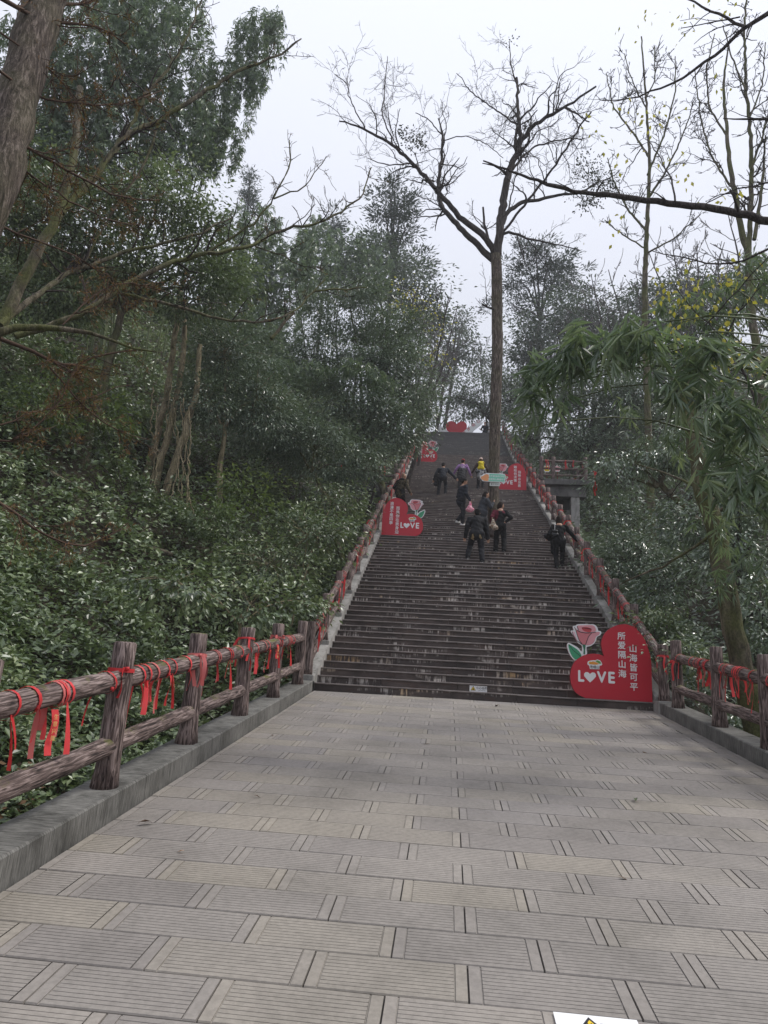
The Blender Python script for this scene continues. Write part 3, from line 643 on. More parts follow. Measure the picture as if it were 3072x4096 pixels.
# fallen leaves and crumbs on the paving
lg = random.Random(3)
LM_ = []
for k in range(4):
    pts = [(0, 0), (.02, .012), (.05, .018), (.085, .008), (.1, 0), (.085, -.008), (.05, -.016), (.02, -.012)]; V = [(x-.05, y, .006+.018*math.sin(x*30+k)+abs(y)*.5) for x, y in pts]; LM_.append(pydata('fallen_leaf', V, [tuple(range(8))]))
MAT['lf_g'] = plain('fallen_green', (.06, .09, .03), .6); MAT['lf_b'] = plain('fallen_brown', (.10, .06, .035), .8); MAT['lf_o'] = plain('fallen_orange', (.45, .20, .05), .7)
for k, (x, y, mm, s, lab) in enumerate([(2540, 3205, 'lf_g', 1.1, 'green fallen leaf lying alone on the paving'), (720, 3410, 'lf_o', .5, 'small orange leaf in a paving joint'), (1985, 2825, 'lf_b', 1.2, 'curled brown leaf at the foot of the stairs'), (1705, 2975, 'lf_b', 1, 'brown leaf near the middle of the paving'), (580, 3300, 'lf_b', 1.1, 'brown leaf near the kerb of the bank side'), (1030, 3190, 'lf_b', .6, 'tiny dark leaf crumb on the paving'), (2495, 3515, 'lf_b', .7, 'dark twig crumb on the paving joint'), (2580, 3010, 'lf_b', 1, 'brown leaf towards the bamboo side of the paving'), (1090, 2945, 'lf_b', .6, 'small dark leaf on the paving near the bank fence')]):
    d = FW + RT*(x-1536)/FPX + UP*(2048-y)/FPX; nn = np.array([0, -SL, 1]); q = CAM+d*((.002-nn@CAM)/(nn@d)); o = link('fallen_leaf', LM_[k % 4].copy(), None, MAT[mm]); o.location = q; o.scale = (s,)*3; o.rotation_euler = (0.1, 0, lg.uniform(0, 6)); tag(o, lab, 'leaf')

# two printed ribbons on the near rail
for k, (x, y, ln) in enumerate(((222, 2838, .27), (1112, 2578, .20))):
    p_ = pX(x, y, XL+.085); t = thing('ribbon', ['wide red ribbon printed with gold characters hanging from the bank-side paving rail', 'short red ribbon printed with gold characters near the foot of the stairs'][k], 'ribbon', tuple(map(float, p_)), math.radians(62))
    V, F = [], []; strip(V, F, [(.01*math.sin(i*.8), .006*math.cos(i*1.3), -ln*i/7) for i in range(8)], [(1, .1, 0)]*8, .05)
    cl = link('cloth', pydata('cloth', V, F, True), t, MAT['rib'])
    for j, ch in enumerate('生意兴隆'): text(ch, .034, MAT['gold'], t, .006, -.045-.042*j, -.012, .0, ext=.0004)

# ------------------------------------------------------------------ people
def cap(bm, a, b, ra, rb, seg=10):
    a, b = Vector(a), Vector(b); d = b-a; L = d.length
    for p, r in ((a, ra), (b, rb)): bmesh.ops.create_uvsphere(bm, u_segments=seg, v_segments=max(6, seg-2), radius=r, matrix=Matrix.Translation(p))
    if L > 1e-4: bmesh.ops.create_cone(bm, cap_ends=True, segments=seg, radius1=ra, radius2=rb, depth=L, matrix=Matrix.Translation((a+b)/2) @ d.to_track_quat('Z', 'Y').to_matrix().to_4x4())
def ell(bm, c, r, rot=None, seg=16):
    m = Matrix.Translation(Vector(c)) @ (rot or Matrix.Identity(4)) @ Matrix.Diagonal((*r, 1)); bmesh.ops.create_uvsphere(bm, u_segments=seg, v_segments=seg-4, radius=1, matrix=m)
def fuse(name, bm, vox, m, par, smooth=4, wr=0.0, seed=0, zcut=None):
    """weld overlapping closed shapes into one continuous skin"""
    me = bpy.data.meshes.new(name); bm.to_mesh(me); bm.free(); o = bpy.data.objects.new(name, me); COL.objects.link(o)
    md = o.modifiers.new('r', 'REMESH'); md.mode = 'VOXEL'; md.voxel_size = vox; md.use_smooth_shade = True
    if smooth: s = o.modifiers.new('s', 'SMOOTH'); s.iterations = smooth; s.factor = .5
    dg = bpy.context.evaluated_depsgraph_get(); m2 = bpy.data.meshes.new_from_object(o.evaluated_get(dg)); bpy.data.objects.remove(o); bpy.data.meshes.remove(me)
    if wr:
        n = len(m2.vertices); co = np.empty(n*3, np.float32); m2.vertices.foreach_get('co', co); no = np.empty(n*3, np.float32); m2.vertices.foreach_get('normal', no); co = co.reshape(-1, 3); no = no.reshape(-1, 3)
        f = np.sin(co[:, 2]*48+co[:, 0]*19+seed)+.8*np.sin(co[:, 2]*27-co[:, 1]*31+seed*2)+.6*np.sin(co[:, 0]*60+co[:, 1]*43+co[:, 2]*15)
        co += no*(f*wr/2)[:, None]; m2.vertices.foreach_set('co', co.ravel())
    m2.name = name; m2.materials.clear(); m2.materials.append(m); m2.polygons.foreach_set('use_smooth', [True]*len(m2.polygons)); m2.update()
    ob = bpy.data.objects.new(name, m2); COL.objects.link(ob); ob.parent = par; return ob
def ik(a, b, l1, l2, pole):
    a, b = Vector(a), Vector(b); d = b-a; L = min(d.length, (l1+l2)*.999); u = d.normalized(); x = (l1*l1-l2*l2+L*L)/(2*L); h = math.sqrt(max(0, l1*l1-x*x))
    p = Vector(pole); p = (p-u*p.dot(u)).normalized(); return a+u*x+p*h, a+u*L
MAT['skin'] = plain('skin', (.42, .24, .16), .5, .35, .08, 8)
MAT['hair'] = plain('black_hair', (.008, .007, .006), .8, .15, .3, 30, .5, 120)
MAT['hairb'] = plain('brown_hair', (.07, .035, .02), .8, .15, .3, 30, .5, 120)
MAT['hairg'] = plain('dark_brown_hair', (.022, .015, .012), .8, .15, .3, 30, .5, 120)
MAT['cap_lit'] = plain('pale_cap', (.62, .48, .43), .8, .2)
MAT['cap_red'] = plain('red_cap', (.30, .03, .04), .8, .2)
for k, c, r_ in (('c_black', (.014, .014, .016), .6), ('c_navy', (.020, .024, .034), .55), ('c_grey', (.040, .044, .052), .75), ('c_maroon', (.095, .010, .022), .85), ('c_purple', (.30, .17, .36), .8), ('c_trous', (.016, .017, .021), .75), ('c_blacks', (.010, .010, .011), .8), ('c_char', (.035, .034, .038), .8), ('c_beige', (.30, .23, .12), .8), ('c_brown', (.05, .03, .022), .8)): MAT[k] = m_cloth(k[2:]+'_cloth', c, .9)
def camo(name, cols, sc_=9):
    t = NT(name); n = t.noise(t.coords(), sc_, 3, .6, .8); t.color(t.ramp(n, [(.36, cols[0]), (.45, cols[1]), (.54, cols[2]), (.62, cols[0])])); t.bump(t.noise(t.coords(), 9, 4, .5, .7), .5, .03); return t.fin(.85, .2)
MAT['c_camo'] = camo('camouflage_cloth', [(.02, .02, .016), (.16, .12, .075), (.06, .055, .035)], 16)
MAT['c_bw'] = camo('black_white_cloth', [(.02, .02, .022), (.55, .55, .55), (.10, .10, .11)], 11)
MAT['sh_white'] = plain('white_shoe', (.70, .69, .67), .6, .3); MAT['sh_black'] = plain('black_shoe', (.014, .014, .015), .45, .4); MAT['eye'] = plain('eye_dark', (.01, .008, .007), .2, .5); MAT['lip'] = plain('lip', (.30, .11, .09), .5, .3)
def person(label, X, n, face, feet, hands, pelvis=.90, pf=0.0, lean=.25, H=1.0, head=(0, 0), top='c_black', legs='c_trous', shoes=('sh_black', 'sh_black'), hair='hair', hairlen=0, coat=0, sleeve=1.0, hat=None, hood=False, bulk=1.0, hem=None, hem_len=.0, legw=1.0, elbow=(None, None), grip=.5, bald=False):
    """feet: (right, forward, up) of each ankle sole from the step edge n; hands: (right, forward, up) from the shoulder. face: degrees clockwise from uphill"""
    a = math.radians(face); fw = Vector((math.sin(a), math.cos(a), 0)); rt = Vector((math.cos(a), -math.sin(a), 0)); up = Vector((0, 0, 1)); B = Vector((X, step_y(n)+.16, n*RI))
    t = thing('person', label, 'person', tuple(B)); loc = lambda r, f, u: rt*r+fw*f+up*u; S = H
    pv_ = loc(0, pf, pelvis*S); sd = (fw*math.sin(lean)+up*math.cos(lean)).normalized(); bk = rt.cross(sd)*-1
    chest = pv_+sd*.47*S; neck = chest+sd*.07*S+fw*.012; hy, hp_ = map(math.radians, head)
    ha = a+hy; hf = Vector((math.sin(ha)*math.cos(hp_), math.cos(ha)*math.cos(hp_), math.sin(hp_))); hr = Vector((math.cos(ha), -math.sin(ha), 0)); hu = hr.cross(hf); hc = neck+(up*.7+fw*.12).normalized()*.145*S+hf*.015
    hrot = Matrix((hr, hf, hu)).transposed().to_4x4()
    shs = [chest+rt*s*.175*S*bulk+up*-.02 for s in (-1, 1)]; hips = [pv_+rt*s*.085*S for s in (-1, 1)]
    ank, kn, toe = [], [], []
    for s, h_, (fx_, fy_, fz_, *tt) in zip((-1, 1), hips, feet):
        an = Vector((fx_, fy_, fz_+.075)); k_, e_ = ik(h_, an, .425*S, .415*S, fw+rt*s*.1); tf = math.radians(face+(tt[0] if tt else s*8)); kn.append(k_); ank.append(e_); toe.append((e_+Vector((0, 0, -.045)), Vector((math.sin(tf), math.cos(tf), 0)), tt[1] if len(tt) > 1 else 0))
    elb, wri = [], []
    for i, (s, sh_, hd) in enumerate(zip((-1, 1), shs, hands)):
        q = sh_+loc(*hd); pole = loc(*(elbow[i])) if elbow[i] else -fw*.9+rt*s*.18-up*.3; e_, w_ = ik(sh_, q, .285*S, .25*S, pole); elb.append(e_); wri.append(w_)
    # ---- body, one skin
    bm = bmesh.new(); ell(bm, hc, (.074*S, .092*S, .115*S), hrot); cap(bm, neck-sd*.05, hc-hu*.05*S, .052*S, .05*S); ell(bm, hc-hu*.065*S+hf*.03, (.052*S, .06*S, .05*S), hrot)
    cap(bm, hc+hf*.088*S+hu*.01, hc+hf*.108*S-hu*.018, .010, .014, 8)
    for s in (-1, 1): ell(bm, hc+hr*s*.076*S-hu*.005, (.012, .022, .032), hrot, 10)
    cap(bm, pv_, chest, .10*S, .105*S); cap(bm, shs[0].lerp(chest, .2), shs[1].lerp(chest, .2), .06*S, .06*S)
    for i, s in enumerate((-1, 1)):
        cap(bm, hips[i], kn[i], .075*S, .052*S); cap(bm, kn[i], ank[i], .052*S, .036*S); cap(bm, shs[i], elb[i], .045*S, .037*S); cap(bm, elb[i], wri[i], .037*S, .026*S)
        d = (wri[i]-elb[i]).normalized(); sdv = d.cross(fw if abs(d.dot(fw)) < .9 else up).normalized()*(-s); pn = sdv.cross(d).normalized(); pc = wri[i]+d*.05*S
        cap(bm, wri[i], pc, .026*S, .028*S, 8)
        for k in range(-1, 3): cap(bm, wri[i]+d*.03+sdv*(k-.5)*.011, wri[i]+d*.088*S+sdv*(k-.5)*.019*S, .011, .0105, 8)
        for k, ln in zip(range(-1, 3), (.036, .042, .038, .03)):
            b0 = wri[i]+d*.088*S+sdv*(k-.5)*.020*S; b1 = b0+(d*(1-grip*.4)+pn*s*grip*.6)*ln; b2 = b1+(d*(1-grip)+pn*s*grip)*ln*.85; cap(bm, b0, b1, .0098, .0092, 6); cap(bm, b1, b2, .0092, .0082, 6)
        b0 = wri[i]+d*.03-sdv*.026; b1 = b0+(d*.6-sdv*.55+pn*s*.3).normalized()*.035; b2 = b1+(d*.9-sdv*.1+pn*s*.3).normalized()*.03; cap(bm, b0, b1, .0118, .0105, 6); cap(bm, b1, b2, .0105, .009, 6)
        fp, fd, pt = toe[i]; cap(bm, ank[i], fp+fd*.09, .035, .03, 8)
    fuse('body', bm, .0075, MAT['skin'], t, 3)
    for s in (-1, 1):
        b2 = bmesh.new(); ell(b2, hc+hf*.083*S+hr*s*.03+hu*.012, (.012, .006, .006), hrot, 10); m_ = bpy.data.meshes.new('eye'); b2.to_mesh(m_); b2.free(); link('eye', m_, t, MAT['eye'])
    b2 = bmesh.new(); ell(b2, hc+hf*.088*S-hu*.058, (.022, .007, .006), hrot, 10); m_ = bpy.data.meshes.new('mouth'); b2.to_mesh(m_); b2.free(); link('mouth', m_, t, MAT['lip'])
    # ---- jacket or coat
    bm = bmesh.new(); K = bulk
    cap(bm, pv_-sd*(.02+hem_len), chest-sd*.10, (.142+coat*.05)*S*K, .142*S*K, 16); cap(bm, chest-sd*.12-rt*.075*K, chest-sd*.12+rt*.075*K, .118*S*K, .118*S*K, 14); cap(bm, pv_-rt*.055-sd*hem_len, pv_+rt*.055-sd*hem_len, (.128+coat*.04)*S*K, (.128+coat*.04)*S*K, 14); cap(bm, shs[0].lerp(chest, .12)-up*.015, shs[1].lerp(chest, .12)-up*.015, .08*S*K, .08*S*K, 12); cap(bm, chest, neck-sd*.015, .075*S, .064*S)
    if coat: cap(bm, pv_, pv_-up*.34*S*coat+fw*.0, .16*S, .20*S, 16)
    for i in (0, 1):
        w_ = elb[i].lerp(wri[i], sleeve); cap(bm, shs[i], elb[i], .073*S*K, .06*S*K, 12)
        if sleeve > 0: cap(bm, elb[i], w_, .06*S*K, .046*S*K, 12)
    if hood: ell(bm, neck-sd*.03-fw*.055, (.115*S, .07*S, .085*S), Matrix((rt, fw, up)).transposed().to_4x4())
    fuse('jacket' if not coat else 'coat', bm, .012, MAT[top], t, 4, .007*K, len(label))
    if hem:
        bm = bmesh.new(); cap(bm, pv_-rt*.055-sd*(hem_len+.022), pv_+rt*.055-sd*(hem_len+.022), .127*S*K, .127*S*K, 14); fuse('hem', bm, .012, MAT[hem], t, 3)
        bm = bmesh.new(); ell(bm, neck+sd*.0-fw*.018, (.085*S, .08*S, .04*S), Matrix((rt, fw, up)).transposed().to_4x4()); fuse('collar', bm, .012, MAT[hem], t, 3)
    # ---- trousers
    bm = bmesh.new(); cap(bm, pv_+sd*.02-rt*.05, pv_+sd*.02+rt*.05, .125*S*K, .125*S*K, 14); cap(bm, hips[0]-up*.03-fw*.025, hips[1]-up*.03-fw*.025, .118*S*K, .118*S*K, 14)
    for i in (0, 1): cap(bm, hips[i], kn[i], .102*S*legw, .078*S*legw, 14); cap(bm, kn[i], kn[i].lerp(ank[i], .96), .078*S*legw, .066*S*legw, 14)
    fuse('trousers', bm, .012, MAT[legs], t, 4, .007, len(label)+3)
    # ---- shoes
    for i, s in enumerate((-1, 1)):
        fp, fd, pt = toe[i]; fq = Vector((0, 0, pt)); sv = fd.cross(up)
        bm = bmesh.new(); cap(bm, fp-fd*.045, fp+fd*.05, .040, .040, 10); cap(bm, fp+fd*.05, fp+fd*.135-up*.008, .042, .032, 10); cap(bm, ank[i]-up*.02, fp, .042, .042, 10); sh_ = fuse('shoe', bm, .009, MAT[shoes[0]], t, 2)
        co = np.empty(len(sh_.data.vertices)*3, np.float32); sh_.data.vertices.foreach_get('co', co); co = co.reshape(-1, 3); zf = fp.z-.03; co[:, 2] = np.maximum(co[:, 2], zf); sh_.data.vertices.foreach_set('co', co.ravel())
        bm = bmesh.new(); c0 = fp+fd*.045; rr = Matrix((sv, fd, up)).transposed().to_4x4(); bmesh.ops.create_cube(bm, size=1, matrix=Matrix.Translation(Vector((c0.x, c0.y, zf))) @ rr @ Matrix.Diagonal((.078, .255, .026, 1))); bmesh.ops.bevel(bm, geom=bm.edges[:], offset=.011, segments=2, affect='EDGES'); m_ = bpy.data.meshes.new('sole'); bm.to_mesh(m_); bm.free(); link('sole', m_, sh_, MAT[shoes[1]])
    # ---- hair, cap
    if not bald:
        bm = bmesh.new(); ell(bm, hc-hf*.020+hu*.026, (.086*S, .092*S, .103*S), hrot); ell(bm, hc-hf*.045-hu*.02, (.076*S, .062*S, .085*S), hrot)
        if hairlen: cap(bm, hc-hf*.06-hu*.02, hc-hf*.075-hu*(.06+hairlen), .07, .06 if hairlen < .15 else .045, 12); cap(bm, hc-hr*.055-hf*.03, hc-hr*.06-hf*.035-hu*(.05+hairlen*.6), .045, .04, 10); cap(bm, hc+hr*.055-hf*.03, hc+hr*.06-hf*.035-hu*(.05+hairlen*.6), .045, .04, 10)
        fuse('hair', bm, .009, MAT[hair], t, 2, .005, 3)
    if hat:
        bm = bmesh.new(); ell(bm, hc-hf*.012+hu*.062, (.094*S, .104*S, .082*S), hrot); cap(bm, hc+hf*.07+hu*.062, hc+hf*.15+hu*.05, .05, .035, 10); hb_ = fuse('cap', bm, .009, MAT[hat], t, 2)
    return t, dict(B=B, pv=pv_, chest=chest, neck=neck, shs=shs, elb=elb, wri=wri, fw=fw, rt=rt, hc=hc, sd=sd, kn=kn)
def wpos(J, v): return J['B']+v
def solid(name, label, cat_, bm, vox, m, org, wr=0.0, sm_=3):
    """a fused thing of its own; shapes are given in world space"""
    o = fuse(name, bm, vox, m, None, sm_, wr, 2); v = Vector(org)
    o.data.transform(Matrix.Translation(-v)); o.location = v; return tag(o, label, cat_)
# 1 man in black climbing in front
T, JA = person('person in a black hooded jacket with beige hem climbing with white-soled shoes', 3.08, 27, 2, [(-.24, .20, RI, -14), (.17, -.08, 0.0, 14)], [(-.11, -.02, -.52), (.10, .05, -.53)], .86, .02, .34, 1.04, (-4, -8), 'c_black', 'c_trous', ('sh_black', 'sh_white'), hood=True, bulk=1.22, hem='c_beige', hem_len=.03, legw=1.12)
# 2 woman in maroon and black
T, JB = person('person in a maroon and black top standing with one hand on the hip', 3.83, 31, 8, [(-.12, .0, 0, -8), (.13, -.03, 0, 12)], [(-.10, -.02, -.40), (-.03, -.10, -.36)], .88, 0, .10, .98, (55, -4), 'c_blacks', 'c_blacks', ('sh_black', 'sh_black'), hair='hairg', hairlen=.02, hem_len=.04, bulk=1.02, legw=1.15, sleeve=.75, elbow=(None, (.95, -.25, 0)))
bm = bmesh.new(); c_ = JB['chest']; cap(bm, c_-JB['rt']*.10-JB['sd']*.08, c_+JB['rt']*.06-JB['sd']*.08, .126, .122, 16); cap(bm, c_-JB['rt']*.06-JB['sd']*.12, c_-JB['rt']*.04-JB['sd']*.26, .135, .128, 16); cap(bm, JB['shs'][0], JB['elb'][0], .080, .066, 12); cap(bm, JB['elb'][0], JB['elb'][0].lerp(JB['wri'][0], .7), .066, .054, 12); cap(bm, c_, JB['neck']-JB['sd']*.01, .082, .07, 12); fuse('jacket_maroon_panel', bm, .012, MAT['c_maroon'], T, 4, .006, 9)
MAT['bagp'] = camo('patterned_bag', [(.09, .05, .03), (.62, .56, .47), (.22, .13, .07)], 14)
b0 = wpos(JB, JB['elb'][0]); bm = bmesh.new(); cap(bm, b0+Vector((.03, -.06, -.13)), b0+Vector((.06, -.06, -.33)), .055, .10, 12); cap(bm, b0+Vector((-.01, -.06, -.30)), b0+Vector((.13, -.06, -.34)), .075, .075, 12); cap(bm, b0+Vector((.0, -.04, .02)), b0+Vector((.03, -.06, -.16)), .014, .018, 8)
solid('handbag', 'brown and cream patterned handbag hanging on the arm of the person in maroon', 'bag', bm, .012, MAT['bagp'], b0+Vector((.03, -.06, -.2)), .008)
b1 = b0+Vector((.0, -.05, -.45)); bm = bmesh.new(); cap(bm, b1+Vector((0, 0, .10)), b1+Vector((.0, 0, -.12)), .05, .085, 12); MAT['bagd'] = plain('dark_bag', (.05, .035, .03), .6, .3, .4, 12); solid('handbag', 'small dark bag below the patterned handbag of the person in maroon', 'bag', bm, .012, MAT['bagd'], b1, .006)
# 3 man in navy with the pink bag
T, JC = person('person in a navy jacket and white trainers carrying a pink plastic bag', 2.66, 42, 60, [(-.12, .10, RI, -10), (.06, -.06, 0, 10)], [(-.06, .10, -.50), (.05, .16, -.49)], .92, 0, .10, 1.04, (25, -24), 'c_navy', 'c_trous', ('sh_white', 'sh_white'), hem_len=.08, bulk=1.08, grip=.9)
w_ = wpos(JC, JC['wri'][1]); MAT['pinkbag'] = camo('pink_white_plastic', [(.75, .22, .32), (.80, .62, .66), (.72, .12, .24)], 13)
bm = bmesh.new(); cap(bm, w_+Vector((.0, -.01, -.05)), w_+Vector((.01, -.02, -.15)), .018, .045, 10); cap(bm, w_+Vector((.01, -.02, -.15)), w_+Vector((.0, -.03, -.34)), .05, .115, 14); cap(bm, w_+Vector((-.07, -.02, -.36)), w_+Vector((.08, -.02, -.36)), .075, .075, 12)
solid('plastic_bag', 'pink and white plastic bag held by the person in navy', 'bag', bm, .010, MAT['pinkbag'], w_+Vector((0, 0, -.2)), .010)
# 4 woman in a grey coat leaning on the tree
tpos = float(tbx)
T, JD = person('person in a long dark grey hooded coat leaning against the tree trunk', tpos-.43, 36, 62, [(-.08, .02, 0, 0), (.10, .02, 0, 8)], [(.02, .22, .02), (.0, .24, -.06)], .90, -.02, .20, .99, (18, -12), 'c_grey', 'c_blacks', hair='hairg', hairlen=.05, hood=True, coat=1.0, bulk=1.04)
# 5 man reaching for a hand
T, JE = person('person in dark clothes climbing and reaching sideways to hold a hand', 1.86, 60, 4, [(-.16, -.06, -RI, -6), (.16, .26, RI, 10)], [(-.20, .06, -.46), (.42, .10, -.42)], .86, .08, .42, 1.02, (6, -20), 'c_navy', 'c_trous', bulk=1.08, hem_len=.0)
w_ = wpos(JE, JE['pv']); bm = bmesh.new(); cap(bm, w_+Vector((-.24, -.02, .10)), w_+Vector((-.27, -.04, -.34)), .075, .10, 12); cap(bm, w_+Vector((-.22, .10, .08)), w_+Vector((-.24, .06, -.30)), .06, .07, 12); solid('folded_coat', 'black coat hanging over the arm of the person reaching sideways', 'coat', bm, .014, MAT['c_blacks'], w_+Vector((-.24, 0, -.1)), .012)
# 6 purple jacket, red cap
T, JF = person('person in a purple jacket and red cap with a dark jacket tied at the waist', 2.74, 66, 6, [(-.12, -.08, -RI, -6), (.13, .22, RI, 8)], [(-.24, .02, -.42), (.22, .06, -.46)], .84, .06, .44, .98, (12, -14), 'c_purple', 'c_char', ('sh_black', 'sh_white'), hat='cap_red', hem_len=.0)
bm = bmesh.new(); p_ = JF['pv']; cap(bm, p_+JF['sd']*.10-JF['rt']*.07, p_+JF['sd']*.10+JF['rt']*.07, .155, .155, 14); cap(bm, p_-JF['fw']*.10+JF['sd']*.05, p_-JF['fw']*.16-Vector((0, 0, .34)), .14, .20, 14); cap(bm, p_-JF['rt']*.14, p_-JF['rt']*.20-Vector((0, 0, .34)), .08, .06, 10); fuse('waist_jacket', bm, .014, MAT['c_char'], T, 3, .014, 4)
bm = bmesh.new(); [cap(bm, JF['shs'][i]+JF['rt']*s*-.06+Vector((0, -.075, .04)), p_+JF['sd']*.22+JF['rt']*s*.03-JF['fw']*.155, .02, .02, 8) for i, s in ((0, -1), (1, 1))]; fuse('strap', bm, .010, MAT['c_bw'], T, 2)
# 7 yellow backpack, pale cap
T, JG = person('person with a pale cap and long brown hair climbing behind the tree', tpos-.22+.06, 66, 0, [(-.12, -.08, -RI, -4), (.12, .2, RI, 6)], [(-.22, .04, -.40), (.2, .1, -.40)], .86, .04, .28, .98, (6, -6), 'c_brown', 'c_trous', hair='hairb', hairlen=.20, hat='cap_lit')
bm = bmesh.new(); p_ = JG['pv']; cap(bm, p_+JG['sd']*.08-JG['rt']*.09, p_+JG['sd']*.08+JG['rt']*.09, .165, .165, 14); cap(bm, p_-JG['fw']*.08, p_-JG['fw']*.12-Vector((0, 0, .25)), .15, .17, 12); fuse('waist_jacket', bm, .014, MAT['c_bw'], T, 3, .012, 6)
MAT['ybag'] = m_cloth('yellow_nylon', (.70, .55, .02), .6)
b0 = wpos(JG, JG['chest'])-JG['fw']*.17-JG['sd']*.16; bm = bmesh.new(); cap(bm, b0+Vector((-.07, 0, .14)), b0+Vector((.07, 0, .14)), .085, .085, 12); cap(bm, b0+Vector((-.07, -.01, -.12)), b0+Vector((.07, -.01, -.12)), .10, .10, 12); cap(bm, b0+Vector((0, 0, .1)), b0+Vector((0, 0, -.1)), .12, .13, 12); solid('backpack', 'bright yellow backpack worn by the person behind the tree', 'backpack', bm, .012, MAT['ybag'], b0, .008)
# 8 bald man by the fence
T, JH = person('bald person in a camouflage jacket leaning on the stair fence', .33, 47, 30, [(-.10, .0, 0, 0), (.12, -.02, 0, 10)], [(-.10, .12, -.34), (.12, .10, -.44)], .90, 0, .24, 1.0, (42, -6), 'c_camo', 'c_blacks', bald=True, hood=False, bulk=1.12, hem_len=.06)
bm = bmesh.new(); ell(bm, JH['neck']-JH['sd']*.05-JH['fw']*.06, (.15, .11, .09), Matrix((JH['rt'], JH['fw'], Vector((0, 0, 1)))).transposed().to_4x4()); cap(bm, JH['shs'][0], JH['elb'][0], .085, .075, 12); fuse('scarf', bm, .012, MAT['c_blacks'], T, 3, .008, 3)
# 9 woman in black holding the rail
T, JI = person('person all in black climbing with one hand on the rail', 5.42, 26, 4, [(-.09, -.06, 0, -4), (.10, .20, RI, 4)], [(-.14, .14, -.30), (.34, .20, -.34)], .88, .03, .22, .97, (-6, -2), 'c_blacks', 'c_blacks', hair='hairg', hairlen=.15, bulk=1.0, hem_len=.04, legw=.95)
w_ = wpos(JI, JI['wri'][0]); bm = bmesh.new(); cap(bm, w_+Vector((-.05, .0, .05)), w_+Vector((.12, -.03, .05)), .07, .08, 12); cap(bm, w_+Vector((.14, -.04, .03)), w_+Vector((.17, -.05, -.42)), .075, .10, 12); cap(bm, w_+Vector((-.06, 0, .02)), w_+Vector((.10, -.02, -.05)), .06, .07, 12); solid('folded_coat', 'black coat carried over the arm of the person holding the rail', 'coat', bm, .014, MAT['c_black'], w_+Vector((.1, 0, -.1)), .012)
b0 = wpos(JI, JI['pv'])+Vector((-.16, -.15, .20)); bm = bmesh.new(); cap(bm, b0+Vector((-.04, 0, .03)), b0+Vector((.05, 0, .03)), .05, .05, 12); cap(bm, b0+Vector((-.05, 0, -.07)), b0+Vector((.06, 0, -.07)), .06, .06, 12); hb1 = solid('shoulder_bag', 'small black shoulder bag with a pale strap on the person holding the rail', 'bag', bm, .010, MAT['sh_black'], b0)
s0 = wpos(JI, JI['shs'][0])+Vector((.045, -.02, .085))-b0; V_, F_ = tubes_simple([(Vector((.0, -.02, .06)), Vector((-.01, -.10, .2)), Vector(s0)+Vector((0, -.10, -.05)), Vector(s0)+Vector((0, .02, .02)))], .009); link('strap', pydata('strap', V_, F_, True), hb1, MAT['white'])
# 10 person at the head of the stairs
T, JJ = person('distant person in dark clothes at the head of the stairs', xat(1931, 1710, Y_TOP+2.2), 140, 185, [(-.1, 1.9, 0), (.1, 1.9, 0)], [(-.15, .12, -.38), (.15, .16, -.36)], .88, -1.9, .1, 1.0, (20, -10), 'c_navy', 'c_trous')

# ------------------------------------------------------------------ branches: tubes along polylines
def tubes(polys, sides=5):
    VV, FF, b = [], [], 0
    for P, R in polys:
        P = np.asarray(P, float); R = np.asarray(R, float); n = len(P)
        if n < 2: continue
        T = np.gradient(P, axis=0); T /= np.linalg.norm(T, axis=1)[:, None]+1e-9
        ref = np.array([.3, .2, .93]) if abs(T[0][2]) < .8 else np.array([.95, .2, .1])
        U = np.cross(T, ref); U /= np.linalg.norm(U, axis=1)[:, None]+1e-9; Wv = np.cross(T, U)
        k = sides if R[0] > .02 else 4 if R[0] > .008 else 3
        a = np.arange(k)*2*math.pi/k
        ring = P[:, None, :] + R[:, None, None]*(np.cos(a)[None, :, None]*U[:, None, :] + np.sin(a)[None, :, None]*Wv[:, None, :])
        VV.append(ring.reshape(-1, 3)); i = np.arange(n-1)[:, None]*k; j = np.arange(k)[None, :]; j2 = (j+1) % k
        FF.append((np.stack([i+j, i+j2, i+k+j2, i+k+j], -1)+b).reshape(-1, 4)); b += n*k
    return np.concatenate(VV), np.concatenate(FF)
def tube_obj(name, polys, m, par, sides=6):
    V, F = tubes(polys, sides); o = link(name, fast_mesh(name, V, F, smooth=True), par, m)
    if name in ('twigs', 'vines', 'culms', 'limbs'): o['kind'] = 'stuff'
    return o
def unit(v): return v/(np.linalg.norm(v)+1e-9)
def resample(P, R, seg, g, jit=.0):
    P = np.asarray(P, float); d = np.r_[0, np.cumsum(np.linalg.norm(np.diff(P, axis=0), axis=1))]; n = max(3, int(d[-1]/seg)+1); s = np.linspace(0, d[-1], n)
    # smooth interpolation
    Q = np.stack([np.interp(s, d, P[:, i]) for i in range(3)], -1)
    for _ in range(2): Q[1:-1] = .25*Q[:-2]+.5*Q[1:-1]+.25*Q[2:]
    if jit: Q[1:-1] += g.normal(0, jit, Q[1:-1].shape)
    return Q, np.interp(s, d, R)
